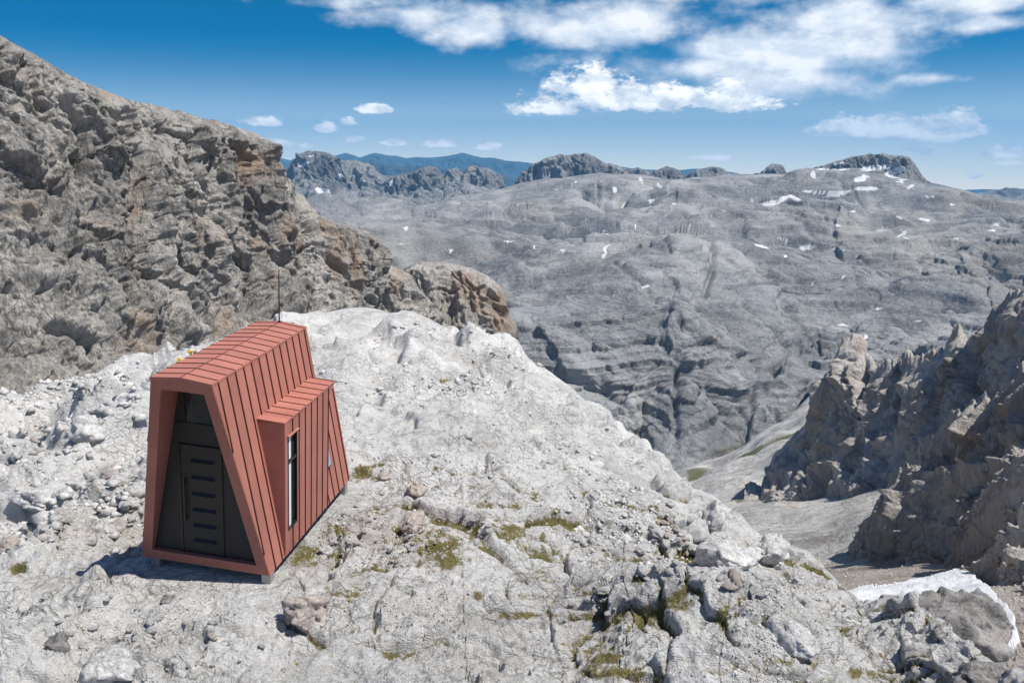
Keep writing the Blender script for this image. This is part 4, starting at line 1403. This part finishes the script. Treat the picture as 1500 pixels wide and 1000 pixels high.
mb.build('handle', BLACK, door, bevel=.003)
# floor deck
mb = MB()
mb.box((-1.24, .06, .005), (1.24, L2 - .06, .06))
mb.build('floor_deck', DARK, hut)
# bay
mb = MB()
xin = wx(HB) - .05
mb.slab([(xin, Y0 - .012, HB + .03), (XB + .012, Y0 - .012, HB + .008), (XB + .012, Y1 + .3, HB + .008), (xin, Y1 + .3, HB + .03)], (0, 0, -.035))
for y in [.709 + .31 * k for k in range(1, 9)]:
    mb.strip((xin, y, HB + .03), (XB + .012, y, HB + .008), np.array([0, 0, 1.]), (0, 1, 0), .022, .018)
mb.build('bay_roof', [RED, SEAM_R], hut)
mb = MB()
zT = HB - .03
mb.slab([(WB - .03, Y0, 0.012), (XB, Y0, 0.012), (XB, Y0, zT), (wx(zT) - .04, Y0, zT)], (0, .03, 0))
mb.slab([(WB - .03, Y1, 0.012), (XB, Y1, 0.012), (XB, Y1, zT), (wx(zT) - .04, Y1, zT)], (0, -.03, 0))
mb.slab([(wx(HX) - .04, Y1 + .3, HX - .2), (wx(HX - .2) + .005, Y1 + .3, HX - .2), (XB, Y1 + .3, zT), (wx(zT) - .04, Y1 + .3, zT)], (0, -.03, 0))
# outer wall around the window
yw0, yw1, zw0, zw1 = .805, 1.225, .52, 2.50
for lo, hi in (((Y0 + .031, .012), (yw0, zT)), ((yw1, .012), (Y1 - .031, zT)), ((yw0, .012), (yw1, zw0)), ((yw0, zw1), (yw1, zT))):
    mb.slab([(XB, lo[0], lo[1]), (XB, hi[0], lo[1]), (XB, hi[0], hi[1]), (XB, lo[0], hi[1])], (-.03, 0, 0))
# the roof edge carried on to the lower rear part
mb.slab([(XB, Y1 + .001, zT - .22), (XB, Y1 + .3, zT - .03), (XB, Y1 + .3, zT), (XB, Y1 + .001, zT)], (-.03, 0, 0))
for y in [.709 + .308 * k for k in range(1, 8)]:
    segs = [(.02, zw0 - .01), (zw1 + .03, zT)] if yw0 < y < yw1 else [(.02, zT)]
    if y < Y1 - .03:
        for a, b_ in segs:
            mb.strip((XB, y, a), (XB, y, b_), np.array([1., 0, 0]), (0, 1, 0), .024, .020)
mb.strip((XB, Y0 + .016, .02), (XB, Y0 + .016, zT), np.array([1., 0, 0]), (0, 1, 0), .03, .010, 0)
mb.build('bay_wall', [RED, SEAM], hut)
# bay window
def yzbox(mb, y0, y1, z0, z1, x0, x1, m=0):
    mb.box((x0, y0, z0), (x1, y1, z1), m)


win = MB()
yzbox(win, yw0 + .002, yw0 + .022, zw0, zw1, XB - .10, XB + .012)
yzbox(win, yw1 - .022, yw1 - .002, zw0, zw1, XB - .10, XB + .012)
yzbox(win, yw0 + .023, yw1 - .023, zw0 + .002, zw0 + .03, XB - .10, XB + .012)
yzbox(win, yw0 + .023, yw1 - .023, zw1 - .024, zw1 - .002, XB - .10, XB + .012)
yzbox(win, yw0 + .023, yw1 - .023, 1.93, 1.985, XB - .07, XB + .004)
yzbox(win, yw0 + .20, yw0 + .225, zw0 + .031, 1.929, XB - .06, XB - .02)
yzbox(win, yw0 + .20, yw0 + .225, 1.986, zw1 - .025, XB - .06, XB - .02)
wo = win.build('bay_window', BLACK, hut)
mb = MB()
yzbox(mb, yw0 + .226, yw1 - .023, zw0 + .031, 1.929, XB - .055, XB - .047)
yzbox(mb, yw0 + .226, yw1 - .023, 1.986, zw1 - .025, XB - .055, XB - .047)
mb.build('pane', GLASS, wo)
mb = MB()
yzbox(mb, yw0 + .024, yw0 + .199, zw0 + .031, 1.929, XB - .035, XB - .025)
yzbox(mb, yw0 + .024, yw0 + .199, 1.986, zw1 - .025, XB - .035, XB - .025)
mb.build('blind', BLIND, wo, label='white strip filling the left half of the narrow window')
mb = MB()
mb.slab([(XB + .001, yw0 - .02, zw1 + .022), (XB + .001, yw1 + .03, zw1 + .022), (XB + .05, yw1 + .03, zw1 + .012), (XB + .05, yw0 - .02, zw1 + .012)], (0, 0, -.012))
mb.build('window_hood', RED, wo)
# small window on the sloping wall behind the bay
mb = MB()
nrm = np.array([H, 0, (WB - WT)]) / math.hypot(H, WB - WT)
tri = [(wx(.74), 3.16, .74), (wx(.74), 3.44, .74), (wx(1.16), 3.44, 1.16), (wx(1.16), 3.16, 1.16)]
mb.slab([np.array(p) + nrm * .001 for p in tri], nrm * .028)
sw = mb.build('side_window', BLACK, hut)
mb = MB()
tri = [(wx(.77), 3.18, .77), (wx(.77), 3.42, .77), (wx(1.13), 3.42, 1.13), (wx(1.13), 3.18, 1.13)]
mb.slab([np.array(p) + nrm * .0295 for p in tri], nrm * .004)
mb.build('pane', plain_mat('pale_blue_glint_pane', (.30, .36, .42), .25, 0, .1, 3.0), sw)  # pale blue glint on the glass put into the pane colour
# antenna and feet
import bmesh
def cyl(name, r0, r1, p, q, mat, parent, seg=10):
    bm = bmesh.new()
    p, q = Vector(p), Vector(q)
    bmesh.ops.create_cone(bm, cap_ends=True, segments=seg, radius1=r0, radius2=r1, depth=(q - p).length)
    mt = Matrix.Translation((p + q) / 2) @ (q - p).to_track_quat('Z', 'Y').to_matrix().to_4x4()
    bmesh.ops.transform(bm, matrix=mt, verts=bm.verts)
    me = bpy.data.meshes.new(name)
    bm.to_mesh(me)
    bm.free()
    me.materials.append(mat)
    return link(name, me, parent)


ant = cyl('antenna', .016, .010, (0, L - .12, H + .03), (-.0, L - .12, 5.13), BLACK, hut)
cyl('antenna_base', .03, .03, (0, L - .12, H + .03), (0, L - .12, H + .10), BLACK, ant)
for x, y in ((-1.06, .12), (1.21, .10), (-1.06, 4.1), (1.21, 4.1)):
    mb = MB()
    mb.box((x - .09, y - .09, -.45), (x + .09, y + .09, .004))
    mb.build('foot', STEEL, hut, bevel=.006)

# ------------------------------------------------------------------ yellow flowers behind the hut
YEL = plain_mat('yellow_petal', (.85, .55, .02), .6)
STEM = plain_mat('flower_stem', (.08, .14, .03), .7)
for n_, (x, y, lab) in enumerate(((262, 527, 'yellow flower clump just above the hut roof, nearer the hut front'), (279, 516, 'yellow flower clump above the hut roof, farther from the hut front'))):
    p = ray(x, y) * 30.0
    gz = pa[np.argmin(np.hypot(pa[:, 0] - p[0], pa[:, 1] - p[1]))][2]
    rt_ = link('flower_clump', None, loc=(p[0], p[1], gz), label=lab, category='flower')
    mb, ms = MB(), MB()
    for i in range(10):
        a, rr_ = rs.uniform(0, 6.3), rs.uniform(0, .12)
        hx = p[2] - gz + rs.uniform(-.07, .07)
        c = np.array([cos(a) * rr_, sin(a) * rr_, hx])
        ms.slab([(c[0] * .3 - .006, c[1] * .3, -.05), (c[0] * .3 + .006, c[1] * .3, -.05), (c[0] + .004, c[1], c[2]), (c[0] - .004, c[1], c[2])], (0, .008, 0))
        for k in range(6):
            b0, b1 = k * 1.047, k * 1.047 + .8
            mb.slab([c, c + (cos(b0) * .055, sin(b0) * .055, .012), c + (cos(b1) * .055, sin(b1) * .055, .012)], (0, 0, .008))
    ms.build('stem', STEM, rt_)
    mb.build('petals', YEL, rt_)

# ------------------------------------------------------------------ haze
hz = bpy.data.materials.new('haze')
hz.use_nodes = True
hz.cycles.homogeneous_volume = True
nt = hz.node_tree
nt.nodes.clear()
om = nt.nodes.new('ShaderNodeOutputMaterial')
pvl = nt.nodes.new('ShaderNodeVolumePrincipled')
pvl.inputs['Color'].default_value = (.20, .58, 1.0, 1)
pvl.inputs['Density'].default_value = HAZE_D = 2.6e-5
pvl.inputs['Anisotropy'].default_value = 0.0
nt.links.new(pvl.outputs[0], om.inputs['Volume'])
x0, x1, y0, y1, z0, z1 = -34000., 34000., -3000., 33000., -3600., 420.
hv = np.array([(x0, y0, z0), (x1, y0, z0), (x1, y1, z0), (x0, y1, z0), (x0, y0, z1), (x1, y0, z1), (x1, y1, z1), (x0, y1, z1)])
hf = np.array([(0, 3, 2, 1), (4, 5, 6, 7), (0, 1, 5, 4), (1, 2, 6, 5), (2, 3, 7, 6), (3, 0, 4, 7)])
link('haze', mesh_np('haze', hv, hf, hz, smooth=False), kind='stuff')

# ------------------------------------------------------------------ light
SAZ, SEL = radians(104), radians(62)
sd = Vector((sin(SAZ) * cos(SEL), cos(SAZ) * cos(SEL), sin(SEL)))
sl = bpy.data.lights.new('sun', 'SUN')
sl.energy = 5.0
sl.angle = radians(.5)
sl.color = (1.0, .955, .88)
so = bpy.data.objects.new('sun', sl)
COL.objects.link(so)
so.rotation_euler = sd.to_track_quat('Z', 'Y').to_euler()

w = bpy.data.worlds.new('World')
C.world = w
w.use_nodes = True
t = NT(w.node_tree)
out = t.n('ShaderNodeOutputWorld')
bg = t.n('ShaderNodeBackground')
t.l(bg.outputs[0], out.inputs[0])
tc = t.n('ShaderNodeTexCoord')
gen = tc.outputs['Generated']
sky = t.n('ShaderNodeTexSky', sky_type='NISHITA')
sky.sun_disc = False
sky.sun_elevation = SEL
sky.sun_rotation = SAZ
sky.altitude = 2600
sky.air_density = 1.0
sky.dust_density = .4
sky.ozone_density = 2.5
t.l(t.vmath('NORMALIZE', t.vmath('ADD', gen, (0, 0, .085))), sky.inputs[0])
sep = t.n('ShaderNodeSeparateXYZ')
t.l(gen, sep.inputs[0])
az = t.math('ARCTAN2', sep.outputs[0], sep.outputs[1])
el = t.math('ARCSINE', sep.outputs[2])
cmb = t.n('ShaderNodeCombineXYZ')
t.l(az, cmb.inputs[0])
t.l(el, cmb.inputs[1])
ae = cmb.outputs[0]


def azel(px, py):
    d = ray(px, py)
    return math.atan2(d[0], d[1]), math.atan(d[2])


# cumulus: x, y, half width, half height (in the same units as the survey), weight
cum = [(940, 148, 175, 34, 1.0), (800, 162, 70, 18, .9), (860, 128, 70, 32, 1.), (1050, 148, 100, 30, 1.), (1300, 192, 105, 24, 1.6), (1385, 192, 50, 32, 1.7), (1240, 196, 50, 14, .85),
       (1345, 222, 34, 12, .55), (548, 162, 28, 13, .9), (480, 188, 22, 12, .75), (508, 180, 14, 9, .7), (385, 180, 30, 12, .8), (405, 211, 26, 8, .75), (520, 205, 16, 8, .75),
       (575, 210, 26, 9, .8), (650, 212, 38, 9, .8), (715, 216, 26, 10, .85), (1042, 232, 34, 8, .8), (1468, 225, 26, 14, .8), (1426, 259, 12, 6, .7), (450, 214, 12, 6, .6),
       (1480, 240, 20, 6, .5)]
cum = [(x, y, a, b_, w_ * (1.45 if a < 42 else 1)) for x, y, a, b_, w_ in cum]
veil = [(700, 45, 70, 34, .9), (640, 20, 120, 22, .5), (900, 40, 230, 44, .95), (1130, 70, 240, 52, 1.), (1010, 100, 160, 34, .9), (1240, 30, 160, 44, .9), (1400, 0, 130, 22, .8),
        (560, 2, 120, 12, .45), (1370, 115, 60, 9, .5), (1170, 120, 120, 28, .85), (840, 90, 90, 22, .6), (1440, 38, 90, 12, .4), (1150, -40, 420, 50, .9)]


def blobs(lst, vec):
    cur = None
    for x, y, a, b_, wgt in lst:
        A0, E0 = azel(x, y)
        ra, re = a / FPX * .93, b_ / FPX * .93
        v = t.vmath('MULTIPLY', t.vmath('SUBTRACT', vec, (A0, E0, 0)), (1 / ra, 1 / re, 0))
        if lst is cum:
            v = t.vmath('MINIMUM', v, t.vmath('MULTIPLY', v, (1, 1.9, 1)))   # flat undersides
        d = t.math('MULTIPLY', t.math('SUBTRACT', 1.0, t.vmath('LENGTH', v)), wgt)
        cur = d if cur is None else t.math('MAXIMUM', cur, d)
    return t.math('MAXIMUM', cur, -1.5)


def cnoise(vec, off, sc, det=8, rough=.58, z=0.0):
    v = t.vmath('MULTIPLY', t.vmath('ADD', vec, (*off, z)), (1.0, 1.75, 1.0))
    return t.noise(v, sc, det, rough)


m1_ = blobs(cum, ae)
d1 = t.math('ADD', m1_, t.math('MULTIPLY', t.math('SUBTRACT', cnoise(ae, (0, 0), 34), .5), 2.1))
d1 = t.math('ADD', d1, t.math('MULTIPLY', t.math('SUBTRACT', cnoise(ae, (.1, .1), 110, 5, .6), .5), 1.0))
a1 = t.ramp(d1, -.06, .50, smooth=True)
m2_ = blobs(veil, ae)
d2 = t.math('ADD', m2_, t.math('MULTIPLY', t.math('SUBTRACT', cnoise(ae, (.3, .2), 11, 9, .56, .4), .5), 2.6))
a2 = t.math('MULTIPLY', t.ramp(d2, -.12, .85, smooth=True), .88)
# how deep towards the sun: thicker cloud on the sunward side means greyer
n_a = cnoise(ae, (0, 0), 22, 5)
n_b = cnoise(ae, (.006, .012), 22, 5)
lit = t.math('ADD', .62, t.math('MULTIPLY', t.math('SUBTRACT', n_a, n_b), 4.5), clamp=True)
m_up = blobs([c for c in cum if c[2] > 40], t.vmath('ADD', ae, (.0, .014, 0)))
under = t.ramp(t.math('SUBTRACT', m_up, m1_), .0, .6)
lit1 = t.math('SUBTRACT', lit, t.math('MULTIPLY', under, .45), clamp=True)
c1 = t.mix(lit1, (4.6, 5.3, 6.2), (8.4, 8.5, 8.6))
c2 = t.mix(t.math('ADD', .5, t.math('MULTIPLY', t.math('SUBTRACT', n_a, n_b), 4.5), clamp=True), (5.4, 6.1, 7.0), (7.6, 7.8, 8.1))
# thin haze bands low down
band = t.ramp(t.noise(t.vmath('MULTIPLY', ae, (2.0, 22.0, 1.0)), 2.2, 5, .6), .45, .75, 0, .35)
bandw = t.ramp(el, .0, -.05, 0, 1)
S0 = t.mix(t.math('MULTIPLY', band, bandw), sky.outputs[0], (5.2, 6.4, 7.6))
# deeper polarised blue
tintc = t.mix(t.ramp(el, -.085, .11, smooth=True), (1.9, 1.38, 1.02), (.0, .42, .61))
tintc = t.mix(t.ramp(el, .16, .5), tintc, (.95, 1.0, 1.05))  # tint eased to neutral above the view to raise the fill light
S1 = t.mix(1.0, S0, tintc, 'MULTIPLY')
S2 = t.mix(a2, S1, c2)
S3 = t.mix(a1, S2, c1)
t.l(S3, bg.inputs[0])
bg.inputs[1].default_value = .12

# ------------------------------------------------------------------ render
C.render.engine = 'CYCLES'
C.cycles.use_denoising = True
C.cycles.denoiser = 'OPENIMAGEDENOISE'
C.cycles.use_adaptive_sampling = True
C.cycles.adaptive_threshold = .02
C.cycles.max_bounces = 6
C.cycles.diffuse_bounces = 3
C.cycles.glossy_bounces = 2
C.cycles.transmission_bounces = 2
C.cycles.volume_bounces = 0
C.cycles.caustics_reflective = False
C.view_settings.view_transform = 'Standard'
C.view_settings.look = 'None'
C.view_settings.exposure = .27
C.view_settings.gamma = 1
C.render.resolution_x = 1024
C.render.resolution_y = 682
